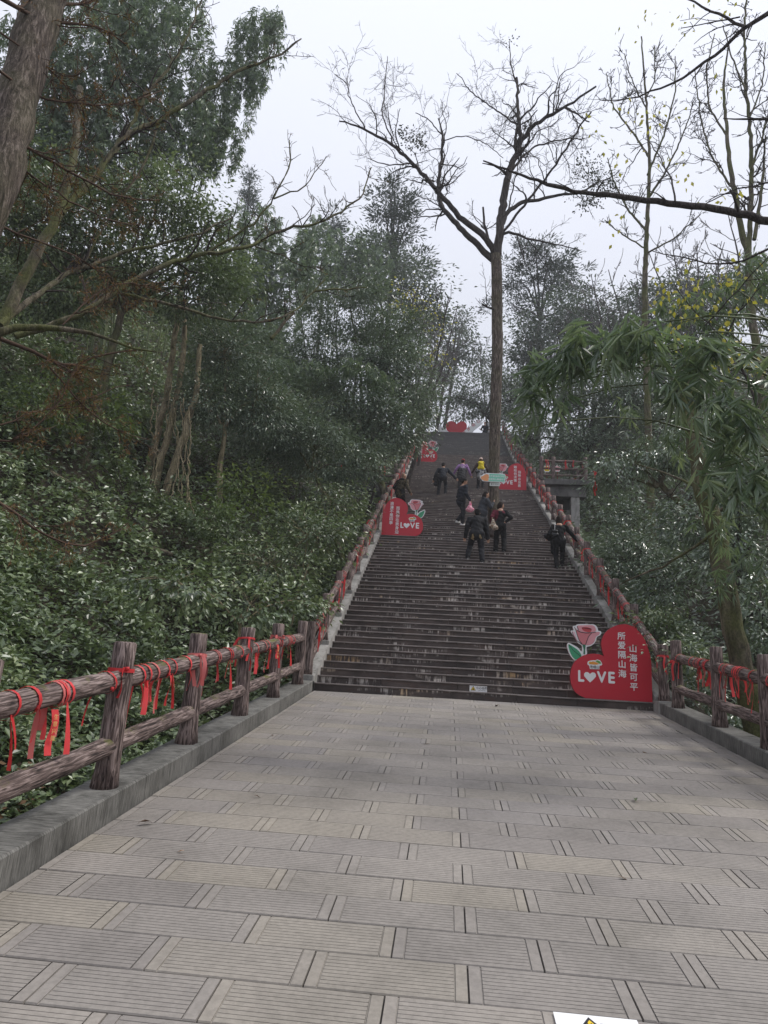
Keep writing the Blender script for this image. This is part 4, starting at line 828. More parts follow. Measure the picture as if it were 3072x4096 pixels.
def sprout(out, P, R, g, lev, maxlev, dens, Lf, ang=.9, upb=.18, jit=.22, kink=1.0, rm0=None):
    """grow side branches along a polyline, then twigs on them"""
    L = np.linalg.norm(np.diff(P, axis=0), axis=1).sum(); n = max(2, int(L*dens+g.random()))
    for _ in range(n):
        t = g.uniform(.12, 1.0); i = min(len(P)-2, int(t*(len(P)-1))); p = P[i]; d = unit(P[i+1]-P[i]); r0 = R[i]*g.uniform(.35, .6)
        rm = rm0 or (.00026+.0014/max(6.0, np.linalg.norm(p-CAM)))*np.linalg.norm(p-CAM); r0 = max(r0, rm)
        q = unit(d + g.normal(0, ang*.75, 3)); q = unit(q + np.array([0, 0, upb]))
        ln = Lf*g.uniform(.4, 1.1)*(1-.45*t); m = max(3, int(ln/.16)+1); pts = [p]
        for k in range(m): q = unit(q + g.normal(0, jit, 3)*kink + np.array([0, 0, upb*.35])); pts.append(pts[-1]+q*ln/m)
        pts = np.array(pts); rr = np.linspace(r0, max(rm*.85, r0*.3), m+1); out.append((pts, rr))
        if lev < maxlev: sprout(out, pts, rr, g, lev+1, maxlev, min(dens*1.3, 9.0), ln*.55, ang, upb, jit, kink, rm0)
def rayp(x, y, Y): return px(x, y, Y)
def trace(pts, Ya, Yb, wa, wb):
    """photo polyline to a limb between the depths Ya and Yb, widths in photo pixels"""
    n = len(pts); out = []; R = []
    for i, (x, y) in enumerate(pts):
        t = i/max(1, n-1); Y = Ya+(Yb-Ya)*t; p = px(x, y, Y); out.append(p); R.append((wa+(wb-wa)*t)/2*np.linalg.norm(p-CAM)/FPX)
    return np.array(out), np.array(R)
def hit(x, y, Y0=-9.0, Y1=60.0):
    """where the sight line through photo position x, y meets the hillside"""
    d = FW + RT*(x-1536)/FPX + UP*(2048-y)/FPX
    for Y in np.arange(Y0, Y1, .1):
        p = CAM+d*((Y-CAM[1])/d[1])
        if p[2] <= float(ground(p[0], p[1])): return p
    return p
MAT['bark'] = m_bark('dark_bark', (.018, .014, .013), (.055, .046, .042), (.11, .095, .088), 22, .10)
MAT['barkbig'] = m_bark('furrowed_bark', (.022, .016, .013), (.10, .078, .064), (.25, .205, .175), 30, .14, .2)
MAT['barkmoss'] = m_bark('mossy_bark', (.03, .026, .018), (.10, .085, .06), (.19, .165, .12), 9, .3, .8)
MAT['barkpale'] = m_bark('pale_bark', (.10, .08, .052), (.28, .23, .15), (.46, .39, .265), 9, .3, .25)
MAT['twig'] = plain('dark_twig', (.045, .037, .034), .85, .15, .3, 3)
MAT['twigbr'] = plain('brown_twig', (.085, .055, .04), .85, .15, .3, 3)
MAT['twighaze'] = plain('hazed_grey_twig', (.15, .14, .14), .9, .1, .2, 1)  # grey of bare twigs, with the haze of distance painted into it
MAT['culm'] = plain('bamboo_culm', (.075, .095, .03), .5, .4, .25, 3)
G1 = [(.018, .034, .018), (.032, .055, .028), (.05, .078, .036), (.085, .115, .055)]
MAT['leaf_ev'] = leafmat('evergreen_leaf', [(0.040, 0.064, 0.043), (0.112, 0.163, 0.108), (0.170, 0.228, 0.151), (0.270, 0.329, 0.222)], 0.3, 1.0, .22)
MAT['leaf_bank'] = leafmat('bank_leaf', [(0.035, 0.054, 0.026), (0.108, 0.158, 0.075), (0.181, 0.240, 0.114), (0.294, 0.344, 0.177)], 0.37, 0.85, .25)
MAT['leaf_lime'] = leafmat('light_leaf', [(0.050, 0.084, 0.034), (0.084, 0.129, 0.045), (0.123, 0.174, 0.056), (0.168, 0.213, 0.078)], .45, .45, .35)
MAT['leaf_bam'] = leafmat('bamboo_leaf', [(0.058, 0.099, 0.052), (0.123, 0.189, 0.099), (0.189, 0.261, 0.138), (0.290, 0.362, 0.174)], 0.3, 1.0, .4)
MAT['leaf_bamd'] = leafmat('dark_bamboo_leaf', [(0.042, 0.070, 0.042), (0.107, 0.170, 0.097), (0.167, 0.240, 0.125), (0.259, 0.333, 0.158)], 0.3, 1.0, .35)
MAT['leaf_pine'] = leafmat('hazed_pine_needle', [(.03, .048, .04), (.06, .085, .07)], .6, .3, .1)  # needle green lightened to stand in for haze on the far pines
MAT['leaf_haze'] = leafmat('hazed_far_leaf', [(0.062, 0.090, 0.075), (0.106, 0.138, 0.112), (0.150, 0.181, 0.150)], .5, .4, .2)  # backdrop leaves: distance haze is put into this pale colour
MAT['leaf_dry'] = leafmat('dry_leaf', [(.06, .035, .02), (.12, .07, .04), (.19, .12, .07), (.10, .05, .03)], .75, .2, .2)
MAT['leaf_rust'] = leafmat('rust_leaf', [(.13, .07, .035), (.21, .11, .05), (.16, .08, .04)], .7, .2, .3)
MAT['leaf_yel'] = leafmat('yellow_leaf', [(.42, .38, .04), (.56, .50, .06), (.62, .54, .12), (.30, .34, .06)], .5, .4, .45)
MAT['leaf_dark'] = leafmat('mistletoe_leaf', [(.018, .02, .012), (.035, .035, .02)], .6, .3, .15)
def leaves(name, pos, dr, nr, L, Wd, m, par=None, fold=.15, g=RNG, cur=0.0, rnd=None):
    N = len(pos); dr = dr/(np.linalg.norm(dr, axis=1)[:, None]+1e-9); sd = np.cross(dr, nr); sd /= np.linalg.norm(sd, axis=1)[:, None]+1e-9; nn = np.cross(sd, dr)
    L = np.broadcast_to(L, (N,))[:, None]; Wd = np.broadcast_to(Wd, (N,))[:, None]
    mid = pos + dr*L*.42
    V = np.stack([pos, mid+sd*Wd*.5+nn*Wd*fold, pos+dr*L-nn*L*cur, mid-sd*Wd*.5+nn*Wd*fold], 1).reshape(-1, 3)
    b = (np.arange(N)*4)[:, None]; F = np.concatenate([b+np.array([[0, 1, 2]]), b+np.array([[0, 2, 3]])], 1).reshape(-1, 3)
    r = g.random(N) if rnd is None else rnd
    o = link(name, fast_mesh(name, V, F, np.repeat(r, 2)), par, m)
    o['kind'] = 'stuff'; return o
def ell_world(e):
    cx, cy, rx, ry, Y = e[:5]; c = px(cx, cy, Y); k = np.linalg.norm(c-CAM)/FPX; dz = e[5] if len(e) > 5 else .9
    return c, np.array([rx*k, max(rx, ry)*k*dz*.8, ry*k])
def crown(ells, L, Wd, layers, g, clump=40, sig=.26, droop=.5):
    sig = sig*.8; L = L*1.2; Wd = Wd*1.2
    """leaf clumps spread through ellipsoids; returns positions, directions, normals and a tone per leaf"""
    PO, DI, NO, TN, CC = [], [], [], [], []
    for e in ells:
        c, r = ell_world(e); area = math.pi*r[0]*r[2]; n = int(area/(L*Wd*.5)*layers*1.5); nc = max(6, n//(clump*2))
        u = g.normal(size=(nc, 3)); u /= np.linalg.norm(u, axis=1)[:, None]; u *= (g.random(nc)**(1/2.6))[:, None]
        cc = c + u*r*g.uniform(.9, 1.12, (nc, 1)); CC.append(cc); k = n//nc
        s = sig*g.uniform(.6, 1.4, nc)
        off = g.normal(size=(nc, k, 3))*s[:, None, None]*1.25*np.array([1, 1, .38]); p = cc[:, None, :]+off
        out = unit_rows(off.reshape(-1, 3)); out = out*.8 + np.repeat(unit_rows(cc-c), k, 0)*.5 + np.array([0, 0, -droop]) + g.normal(0, .35, (nc*k, 3))
        PO.append(p.reshape(-1, 3)); DI.append(out); NO.append(np.array([0, 0, 1.0]) + g.normal(0, .45, (nc*k, 3)) + np.repeat(unit_rows(cc-c), k, 0)*.35)
        TN.append(np.clip(np.repeat(g.uniform(.0, .85, nc), k)+g.normal(0, .16, nc*k), 0, 1))
    return np.concatenate(PO), np.concatenate(DI), np.concatenate(NO), np.concatenate(TN), np.concatenate(CC)
def unit_rows(a): return a/(np.linalg.norm(a, axis=1)[:, None]+1e-9)
def limb_to(out, p, q, r0, r1, g, sag=.1):
    d = q-p; n = max(4, int(np.linalg.norm(d)/.35)); t = np.linspace(0, 1, n)[:, None]; P = p+d*t; P[:, 2] += np.sin(t[:, 0]*math.pi)*sag*np.linalg.norm(d)*.5
    P[1:-1] += g.normal(0, .03*np.linalg.norm(d)/n*2, P[1:-1].shape); out.append((P, np.linspace(r0, r1, n)))
def leafy_tree(name, label, ells, L, Wd, layers, mat, seed, base=None, r=.14, bark='bark', group=None, sig=.26, droop=.5, cat_='tree', stems=1, clump=40):
    g = np.random.default_rng(seed); po, di, no, tn, cc = crown(ells, L, Wd, layers, g, clump, sig, droop)
    c0 = np.mean([ell_world(e)[0] for e in ells], 0); low = min(ell_world(e)[0][2]-ell_world(e)[1][2]*.3 for e in ells)
    if base is None: base = np.array([c0[0]+g.uniform(-.4, .4), c0[1], 0.0])
    base = np.array([base[0], base[1], float(ground(base[0], base[1]))-.2]); hub = np.array([c0[0], c0[1], max(base[2]+1.0, low)])
    t = thing(name, label, cat_, tuple(base), 0, group)
    tr = []; limb_to(tr, base, hub, r, r*.6, g, .05); tr2 = []
    for e in ells:
        c, rr = ell_world(e); limb_to(tr2, hub-np.array([0, 0, .2]), c, r*.5, r*.16, g, .25)
    for q in cc[g.permutation(len(cc))[:90]]:
        k = min(range(len(ells)), key=lambda i: np.linalg.norm(ell_world(ells[i])[0]-q)); limb_to(tr2, ell_world(ells[k])[0], q, r*.12, .006, g, .15)
    shift = lambda po_: [(P-base, R) for P, R in po_]
    tube_obj('trunk', shift(tr), MAT[bark], t, 9); tube_obj('limbs', shift(tr2), MAT[bark], t, 5)
    leaves('crown', po-base, di, no, L*1.2*g.uniform(.7, 1.2, len(po)), Wd*1.2*g.uniform(.7, 1.2, len(po)), mat, t, g=g, rnd=tn)
    return t
def sprays(cent, g, n=7, L=.2, Wd=.03, spread=.9, down=.9, size=.12):
    """bamboo: each centre carries a fan of narrow drooping leaves"""
    N = len(cent); th_ = g.uniform(0, 2*math.pi, N); od = np.stack([np.cos(th_), np.sin(th_), np.zeros(N)], -1); ax = unit_rows(od*g.uniform(.35, .95, (N, 1)) + np.array([0, 0, -down]) + g.normal(0, .2, (N, 3))); hor = unit_rows(np.cross(ax, np.array([0, 0, 1.0])+g.normal(0, .3, (N, 3))))
    a = np.linspace(-spread, spread, n)[None, :] + g.normal(0, .12, (N, n)); dr = np.cos(a)[..., None]*ax[:, None, :]+np.sin(a)[..., None]*hor[:, None, :]
    po = cent[:, None, :] - ax[:, None, :]*(np.abs(a)[..., None]*size*.5) + ax[:, None, :]*g.uniform(-size, size*.3, (N, n, 1))
    nv = np.cross(ax, hor); nv *= np.sign(nv[:, 2:3]+1e-6); nr = np.repeat(nv[:, None, :], n, 1)+g.normal(0, .25, (N, n, 3))
    tn = np.clip(np.repeat(g.uniform(.1, .8, N)[:, None], n, 1)+g.normal(0, .15, (N, n)), 0, 1)
    return po.reshape(-1, 3), dr.reshape(-1, 3), nr.reshape(-1, 3), tn.ravel()

# ------------------------------------------------------------------ undergrowth on both banks
def scatter(n, side, g):
    dep = np.exp(g.uniform(math.log(3.2), math.log(52), n)); y = CAM[1]+dep; u = g.random(n)*(.62*dep+1.5)+.05
    x = -.42-u if side < 0 else W+.42+u
    d = np.stack([x, y, ground(x, y)], -1)-CAM; z = d@FW; sx = (d@RT)/z; sy = (d@UP)/z; k = (z > 1)&(np.abs(sx) < .66)&(sy < .85)&(sy > -.85)
    return x[k], y[k], dep[k], np.abs(u[k])
def undergrowth(name, label, n, side, seed, m, L0, asp, lift, key=None, droop=.35):
    g = np.random.default_rng(seed); x, y, dep, u = scatter(n, side, g)
    if key is not None: k = key(x, y, u, dep, g); x, y, dep, u = x[k], y[k], dep[k], u[k]
    m_ = len(x); nc = max(50, m_//90); ci = g.integers(0, m_, nc); cl = g.integers(0, nc, m_); use = (g.random(m_) < .72)&(dep > 4.0); cx_, cy_, cdp = x[ci][cl], y[ci][cl], dep[ci][cl]
    sg_ = .20*(.6+cdp*.035)*g.uniform(.6, 1.5, nc)[cl]; rx_, ry_ = g.normal(0, 1, m_), g.normal(0, 1, m_); x = np.where(use, cx_+rx_*sg_, x); y = np.where(use, cy_+ry_*sg_, y); dep = np.where(use, cdp, dep); ctone = g.uniform(-.3, .3, nc)[cl]*use
    ok = (x < -.5)|(x > W+.5); x, y, dep, cl, use, rx_, ry_, ctone, sg_ = [q[ok] for q in (x, y, dep, cl, use, rx_, ry_, ctone, sg_)]; u = np.where(x < 0, -.42-x, x-W-.42)
    dome = np.exp(-(rx_[:]**2+ry_**2)*.5)*use*np.minimum(sg_*2.2, .9)*g.uniform(.5, 1.3, nc)[cl]
    lump = np.clip(nz(x*1.9+3, y*1.9)*.5+.5, 0, 1); e = .02
    z = ground(x, y); gx = (ground(x+e, y)-z)/e; gy = (ground(x, y+e)-z)/e; up = unit_rows(np.stack([-gx, -gy, np.ones_like(gx)], -1))
    h = (np.where(use, dome*(.75+.25*g.random(len(x))), 0)+(lump**1.5*lift*.7+.05)*np.where(use, .6, g.random(len(x))**.6))*sm(u/1.0+.15)*np.where((x > W)&(x < W+2.8)&(y > 8)&(y < 20), .25, 1)
    po = np.stack([x, y, z], -1)+up*h[:, None]; di = g.normal(0, 1, (len(x), 3))*np.array([1, 1, .45]) + up*.25 + np.array([0, 0, -droop]); no = up*.8+np.array([0, 0, .7])+g.normal(0, .5, (len(x), 3))
    L = L0*(.6+.8*g.random(len(x)))*(.75+dep*.028)
    tn = np.clip(.5*(nz(x*1.3, y*1.3+5)*.5+.5)+.5*g.random(len(x))-.25+.35*lump+ctone, 0, 1)
    o = leaves(name, po, di, no, L, L*asp, m, g=g, rnd=tn); tag(o, label, 'plants', kind='stuff'); return o
undergrowth('ivy_undergrowth', 'dense dark ivy and shrub leaves covering the bank', 260000, -1, 3, MAT['leaf_bank'], .105, .52, 1.2)
undergrowth('ivy_undergrowth', 'lighter young leaves scattered over the bank', 34000, -1, 4, MAT['leaf_lime'], .105, .5, 1.35, lambda x, y, u, d, g: g.random(len(x)) < np.clip(nz(x*.8+9, y*.8)-.05, 0, 1))
undergrowth('leaf_litter', 'brown dry leaves lying in the ditch behind the fence', 26000, -1, 5, MAT['leaf_dry'], .085, .5, .12, lambda x, y, u, d, g: (u < 1.6)&(y < 2))
undergrowth('fern_undergrowth', 'dark glossy undergrowth in the hollow below the bamboo', 200000, 1, 6, MAT['leaf_ev'], .12, .38, 1.3, None, .5)
undergrowth('dry_fronds', 'dry brown fronds among the undergrowth below the bamboo', 9000, 1, 8, MAT['leaf_dry'], .12, .22, .8, lambda x, y, u, d, g: g.random(len(x)) < np.clip(nz(x*.7+2, y*.7)*1.2, 0, 1), .9)

# ------------------------------------------------------------------ the bare tree growing out of the stairs
g = np.random.default_rng(21); TY = 10.75
c8 = lambda pts: [(1200+x*1.1284, y*1.1284) for x, y in pts]
tb = px(1976, 2110, TY); tb = np.array([tb[0], TY, float(sline(TY))-.15])
mt = thing('bare_tree', 'tall bare tree growing out of the stairs with spreading dark limbs', 'tree', tuple(tb))
trunk, limbs = [], []
P, R = trace([(1980, 1700), (1990, 1400), (1988, 1200), (1987, 1060), (1982, 1020)], TY, TY, 43, 37)
P = np.vstack([tb, tb+np.array([.0, 0, .35]), px(1974, 1950, TY), P]); R = np.r_[.27, .20, .185, R*1.02]
P, R = resample(P, R, .25, g, .004); trunk.append((P, R))
LM = [([(693, 925), (640, 880), (560, 800), (500, 735), (488, 660), (503, 560), (508, 470), (490, 420)], 0, 1.2, 34, 5),
      ([(690, 900), (665, 845), (590, 790), (520, 715), (470, 655), (400, 580), (330, 515), (230, 455), (140, 430)], 0, -1.5, 34, 6),
      ([(668, 850), (655, 800), (649, 735)], 0, .1, 14, 9),
      ([(700, 905), (712, 790), (722, 690), (742, 600), (772, 540), (785, 490), (774, 430), (772, 370), (768, 275)], 0, .3, 42, 9),
      ([(785, 495), (830, 440), (900, 402), (940, 380), (1050, 306)], .2, -1.2, 22, 8),
      ([(940, 382), (985, 405), (1025, 432)], -.6, -1.4, 9, 5),
      ([(712, 800), (738, 745), (790, 715), (850, 708), (930, 690), (1000, 682), (1060, 640)], 0, 1.8, 24, 6),
      ([(712, 830), (800, 720), (880, 620), (950, 520), (1010, 420), (1032, 398)], 0, -1.8, 13, 6),
      ([(698, 835), (760, 820), (790, 845), (840, 850), (900, 865), (990, 886)], 0, -.8, 15, 4),
      ([(768, 828), (782, 890), (800, 935)], -.2, -.3, 8, 4),
      ([(755, 600), (790, 555), (830, 520), (930, 495), (1010, 490)], .1, 1.6, 12, 4),
      ([(770, 440), (740, 425), (690, 385), (610, 330), (555, 260)], .2, 1.5, 9, 3),
      ([(230, 455), (180, 360), (165, 290), (125, 265)], -1.3, -1.0, 6, 2.5),
      ([(330, 515), (290, 400), (300, 320), (310, 200)], -1.1, -.4, 7, 2.5),
      ([(400, 580), (300, 585), (240, 560)], -1, -2, 7, 3),
      ([(508, 480), (450, 420), (410, 400)], 1, 2, 6, 3), ([(503, 500), (580, 480), (650, 500), (720, 560)], 1, 0, 5, 3),
      ([(770, 300), (745, 230), (742, 150)], .3, .4, 7, 3), ([(700, 1100), (660, 1085), (645, 1080)], -.1, -.4, 10, 8), ([(740, 740), (770, 600), (800, 430)], .2, .8, 7, 3)]
tw = []
for pts, ya, yb, wa, wb in LM:
    P, R = trace(c8(pts), TY+ya, TY+yb, wa*.78, wb*.8); P, R = resample(P, R, .22, g, .018); limbs.append((P, R))
    sprout(tw, P[len(P)//4:], np.maximum(R[len(P)//4:], .013), g, 1, 3, 2.5, 2.9, .95, .06, .24, rm0=.0058)
sh = lambda L_: [(P-tb, R) for P, R in L_]
tube_obj('trunk', sh(trunk), MAT['barkbig'], mt, 14); tube_obj('limbs', sh(limbs), MAT['bark'], mt, 8); tube_obj('twigs', sh(tw), MAT['twig'], mt, 4)
for nm, cx, cy, rx, ry, dy in (('mistletoe', 395, 482, 55, 45, -1.0), ('mistletoe', 1022, 650, 72, 88, 1.6), ('mistletoe', 802, 425, 26, 40, .4), ('mistletoe', 742, 152, 14, 16, .4)):
    (x, y), = c8([(cx, cy)]); e = (x, y, rx*1.1, ry*1.1, TY+dy); po, di, no, tn, cc = crown([e], .11, .06, .75 if rx > 30 else .6, g, 8, .12, .2)
    leaves('leafy_tuft', po-tb, di, no, .11, .06, MAT['leaf_dark'], mt, g=g, rnd=tn)

# ------------------------------------------------------------------ the big furrowed trunk and the bare branches over the bank
def traced_tree(label, basepx, trunk, traces, bark, seed, dens=1.2, Lf=1.0, twm='twig', rust=0, maxlev=2, ang=.9, upb=.12, name='bare_tree', base=None, tb_=None):
    g = np.random.default_rng(seed); (pts, ya, yb, wa, wb) = trunk; P, R = trace(pts, ya, yb, wa, wb)
    if base is None: base = np.array([P[0][0]+basepx[0], P[0][1]+basepx[1], 0.0])
    base = np.array([base[0], base[1], float(ground(base[0], base[1]))-.25]); P = np.vstack([base, P]); R = np.r_[R[0]*1.25, R]
    P, R = resample(P, R, .25, g, .012); t = thing(name, label, 'tree', tuple(base)); lim, tw = [], []
    for pts, ya, yb, wa, wb in traces:
        p, r = trace(pts, ya, yb, wa, wb); p, r = resample(p, r, .18, g, .012); lim.append((p, r)); sprout(tw, p, r, g, 1, maxlev, dens, Lf, ang, upb, .26)
    s = lambda L_: [(p-base, r) for p, r in L_]
    tube_obj('trunk', s([(P, R)]), MAT[bark], t, 14)
    if lim: tube_obj('limbs', s(lim), MAT[tb_ or bark], t, 7)
    if tw: tube_obj('twigs', s(tw), MAT[twm], t, 4)
    if rust and tw:
        ends = np.array([p[g.integers(1, len(p))] for p, r in tw for _ in range(1)]); ends = ends[g.permutation(len(ends))[:rust]]; n = 6
        po = np.repeat(ends, n, 0)+g.normal(0, .018, (len(ends)*n, 3)); leaves('dry_tufts', po-base, g.normal(0, 1, po.shape)+np.array([0, 0, -.6]), g.normal(0, 1, po.shape), .06, .010, MAT['leaf_rust'], t, g=g)
    return t
traced_tree('thick leaning trunk with furrowed bark and drooping rust-tufted branches', (-1.2, .3), ([(-40, 820), (20, 620), (70, 400), (130, 170), (210, -120), (300, -500)], -7.4, -6.6, 125, 112),
    [([(40, 560), (200, 640), (330, 715), (480, 790), (640, 800)], -7.2, -5.5, 12, 4), ([(0, 285), (100, 370), (330, 425), (520, 415), (650, 360)], -7.4, -6, 10, 3), ([(0, -10), (120, 55), (215, 92), (400, 100), (500, 175)], -7.4, -6.2, 15, 4),
     ([(0, 560), (120, 700), (260, 790), (420, 880), (560, 900)], -7.4, -5, 9, 3), ([(100, 60), (300, 20), (520, -60)], -7, -6, 12, 6), ([(0, 900), (130, 960), (300, 1010), (440, 1100), (520, 1230)], -7.3, -6, 9, 3), ([(0, 130), (180, 240), (300, 380), (350, 560)], -7.3, -6.4, 8, 3)], 'barkbig', 31, 8.5, .85, 'twigbr', 480, 2, .9, -.02, tb_='twigbr')
traced_tree('slanting mossy tree with long bare limbs reaching over the bank', (-.9, -.2), ([(-160, 1800), (-60, 1450), (0, 1300), (120, 1065), (245, 850), (300, 600), (320, 350)], -4.6, -4.0, 54, 20),
    [([(245, 850), (380, 705), (500, 540), (650, 480), (820, 360), (980, 270), (1120, 226), (1205, 155)], -4.2, -2.2, 26, 4), ([(500, 540), (600, 350), (700, 250), (765, 110), (810, -20)], -3.6, -3, 13, 5),
     ([(0, 1300), (145, 1185), (265, 1095), (510, 1005), (815, 930), (930, 868)], -4.5, -2, 24, 5), ([(60, 1345), (320, 1265), (545, 1110), (705, 1040), (905, 1000), (1020, 985), (1110, 915), (1285, 895), (1450, 795), (1485, 670)], -4.4, -1, 24, 4),
     ([(840, 1005), (1020, 895), (1095, 795), (1165, 650), (1158, 560)], -2.6, -2, 10, 3.5), ([(1095, 795), (1220, 750), (1305, 625)], -2.3, -1.8, 7, 3), ([(1020, 985), (1130, 1030), (1290, 1090)], -2.2, -1.6, 7, 3),
     ([(490, 1175), (770, 1240), (905, 1285), (1110, 1285), (1175, 1250), (1300, 1120)], -3.6, -2, 12, 6), ([(1255, 1165), (1465, 1150)], -2, -1.6, 9, 5), ([(1085, 1355), (1175, 1250)], -2.2, -2, 13, 12), ([(640, 470), (590, 640), (420, 900), (330, 1060)], -3.2, -3.6, 9, 5)], 'barkmoss', 32, 3.6, .95, 'twig', 160, 2, .85, .1)
traced_tree('low bare branches with rust-coloured tufts hanging over the fence', (-.8, 0), ([(-260, 1500), (-120, 1380), (0, 1315), (60, 1300), (180, 1296), (290, 1300), (360, 1345), (480, 1380), (627, 1408)], -6.6, -5.6, 38, 6),
    [([(0, 1355), (90, 1375), (180, 1440), (230, 1470), (300, 1460), (420, 1415), (560, 1400)], -6.4, -5.4, 16, 5), ([(200, 1470), (300, 1590), (400, 1690), (500, 1740), (600, 1760)], -6, -5.2, 7, 3), ([(-60, 1960), (48, 2038), (120, 2104), (199, 2171), (320, 2195), (422, 2165), (512, 2092)], -6.8, -5.8, 12, 4),
     ([(0, 1700), (150, 1650), (320, 1600), (520, 1540)], -6.4, -5.2, 7, 3), ([(-30, 1760), (100, 1780), (220, 1620), (330, 1420)], -6.5, -6, 9, 4), ([(250, 1300), (400, 1150), (560, 1120), (700, 1180)], -6, -5, 7, 3)], 'barkmoss', 33, 8.5, .75, 'twigbr', 480, 2, .8, 0.0, tb_='twigbr')
for k, (pts, Ya, wa, wb) in enumerate([([(-20, 1845), (120, 1890), (250, 1960), (300, 1985), (430, 2060)], -3.2, 34, 26), ([(470, 2200), (560, 2240), (680, 2275)], -1.6, 34, 24), ([(60, 2365), (200, 2352), (380, 2340), (520, 2330)], -4.6, 12, 7)]):
    P, R = trace(pts, Ya, Ya+.8, wa, wb); P = np.array([hit(x, y) for x, y in pts]); P[:, 2] += .22+.1*k; P, R = resample(P, R, .2, RNG, .01); o = tube_obj('fallen_branch', [(P, R)], MAT['barkmoss'], None, 9)
    tag(o, ['long mossy branch lying slantwise on the ivy bank', 'short thick mossy log lying among the ivy', 'thin dead branch lying along the foot of the bank'][k], 'branch')
# pale multi-stemmed trunk on the bank
mb = hit(610, 1960)
g = np.random.default_rng(40); t = thing('multi_stem_tree', 'clump of pale leaning stems standing on the ivy bank', 'tree', tuple(mb)); st = []
for pts, dy in (([(560, 2000), (600, 1850), (640, 1700), (680, 1500), (700, 1350), (720, 1150)], .2), ([(610, 2010), (640, 1850), (672, 1740), (712, 1560), (735, 1400), (740, 1200)], 0), ([(650, 2010), (690, 1870), (738, 1730), (778, 1600), (792, 1500), (800, 1380)], -.2)):
    P, R = trace(pts, mb[1]+dy, mb[1]+dy+.3, 30, 18); P, R = resample(P, R, .2, g, .012); o = tube_obj('stem', [(P-mb, R)], MAT['barkpale'], t, 9); st.append((P, R))
vi = []
for k in range(9):
    x0 = 600+g.uniform(0, 190); P, R = trace([(x0+g.uniform(-20, 20), 1500+g.uniform(0, 150)), (x0, 1700), (x0+g.uniform(-40, 40), 1850), (x0+g.uniform(-60, 60), 2060)], mb[1]-.5, mb[1]-.7, 5, 5); P, R = resample(P, R, .12, g, .02); vi.append((P-mb, R))
for P, R in st: sprout(vi, P-mb, R, g, 1, 2, .8, .8, rm0=.005)
tube_obj('vines', vi, MAT['barkpale'], t, 4)

# ------------------------------------------------------------------ evergreen trees, bank side
leafy_tree('evergreen_tree', 'glossy broadleaf tree crown hanging over the top of the bank', [(640, 800, 220, 150, 3), (300, 930, 280, 150, 3), (800, 960, 95, 140, 3.4), (90, 800, 200, 200, 2.4), (500, 1080, 200, 100, 3), (760, 1150, 180, 130, 4), (200, 1150, 260, 130, 3), (900, 1080, 120, 130, 5)], .115, .05, 2.2, MAT['leaf_bank'], 51, None, .14, 'barkmoss', sig=.3)
leafy_tree('evergreen_tree', 'dark laurel tree spreading over the stair fence behind the bald man', [(1400, 1230, 200, 120, 13), (1250, 1430, 220, 140, 12.5), (1520, 1440, 170, 150, 13), (1660, 1610, 90, 180, 14), (1380, 1640, 230, 140, 12), (1600, 1330, 120, 110, 14.5), (1560, 1720, 120, 120, 12)], .12, .045, 2.4, MAT['leaf_ev'], 52, px(1590, 2000, 13.2), .17, 'barkmoss', sig=.34)
leafy_tree('evergreen_tree', 'slender dark evergreen standing in the hollow beside the terrace', [(1260, 1800, 200, 130, 9), (1420, 1860, 130, 100, 9.5), (1080, 1700, 180, 150, 8.5)], .11, .042, 2.3, MAT['leaf_ev'], 53, px(1405, 2050, 9), .09, 'barkmoss', sig=.3)
leafy_tree('evergreen_tree', 'rounded shrub tree in the middle of the bank left of the laurel', [(900, 1420, 190, 190, 7), (1020, 1600, 170, 160, 7), (820, 1620, 120, 120, 6)], .11, .045, 2.2, MAT['leaf_ev'], 54, None, .1, 'barkpale', sig=.3)
leafy_tree('evergreen_tree', 'leafy shrub at the foot of the bank beside the lower stair fence', [(1230, 2150, 180, 130, 3.2), (1080, 2260, 180, 110, 2.2), (1330, 2020, 140, 110, 5)], .10, .045, 1.9, MAT['leaf_bank'], 55, None, .05, 'barkpale', sig=.26, cat_='shrub')
leafy_tree('evergreen_tree', 'wide low shrub of heart-shaped leaves on the bank behind the fence posts', [(1000, 2420, 200, 110, -1.0), (1180, 2400, 110, 90, .3), (700, 2330, 220, 120, -1.8)], .09, .055, 1.5, MAT['leaf_bank'], 56, None, .04, 'barkpale', sig=.22, cat_='shrub')
leafy_tree('evergreen_tree', 'light-leaved shrubs low on the bank beside the pale leaning stems', [(400, 1660, 150, 90, 2.8), (240, 1480, 170, 100, 2.4), (960, 1980, 140, 90, 4.2), (110, 1640, 160, 100, 1.5), (860, 2060, 130, 80, 3.2)], .11, .05, 1.3, MAT['leaf_lime'], 57, None, .018, 'twig', sig=.28, cat_='shrub')
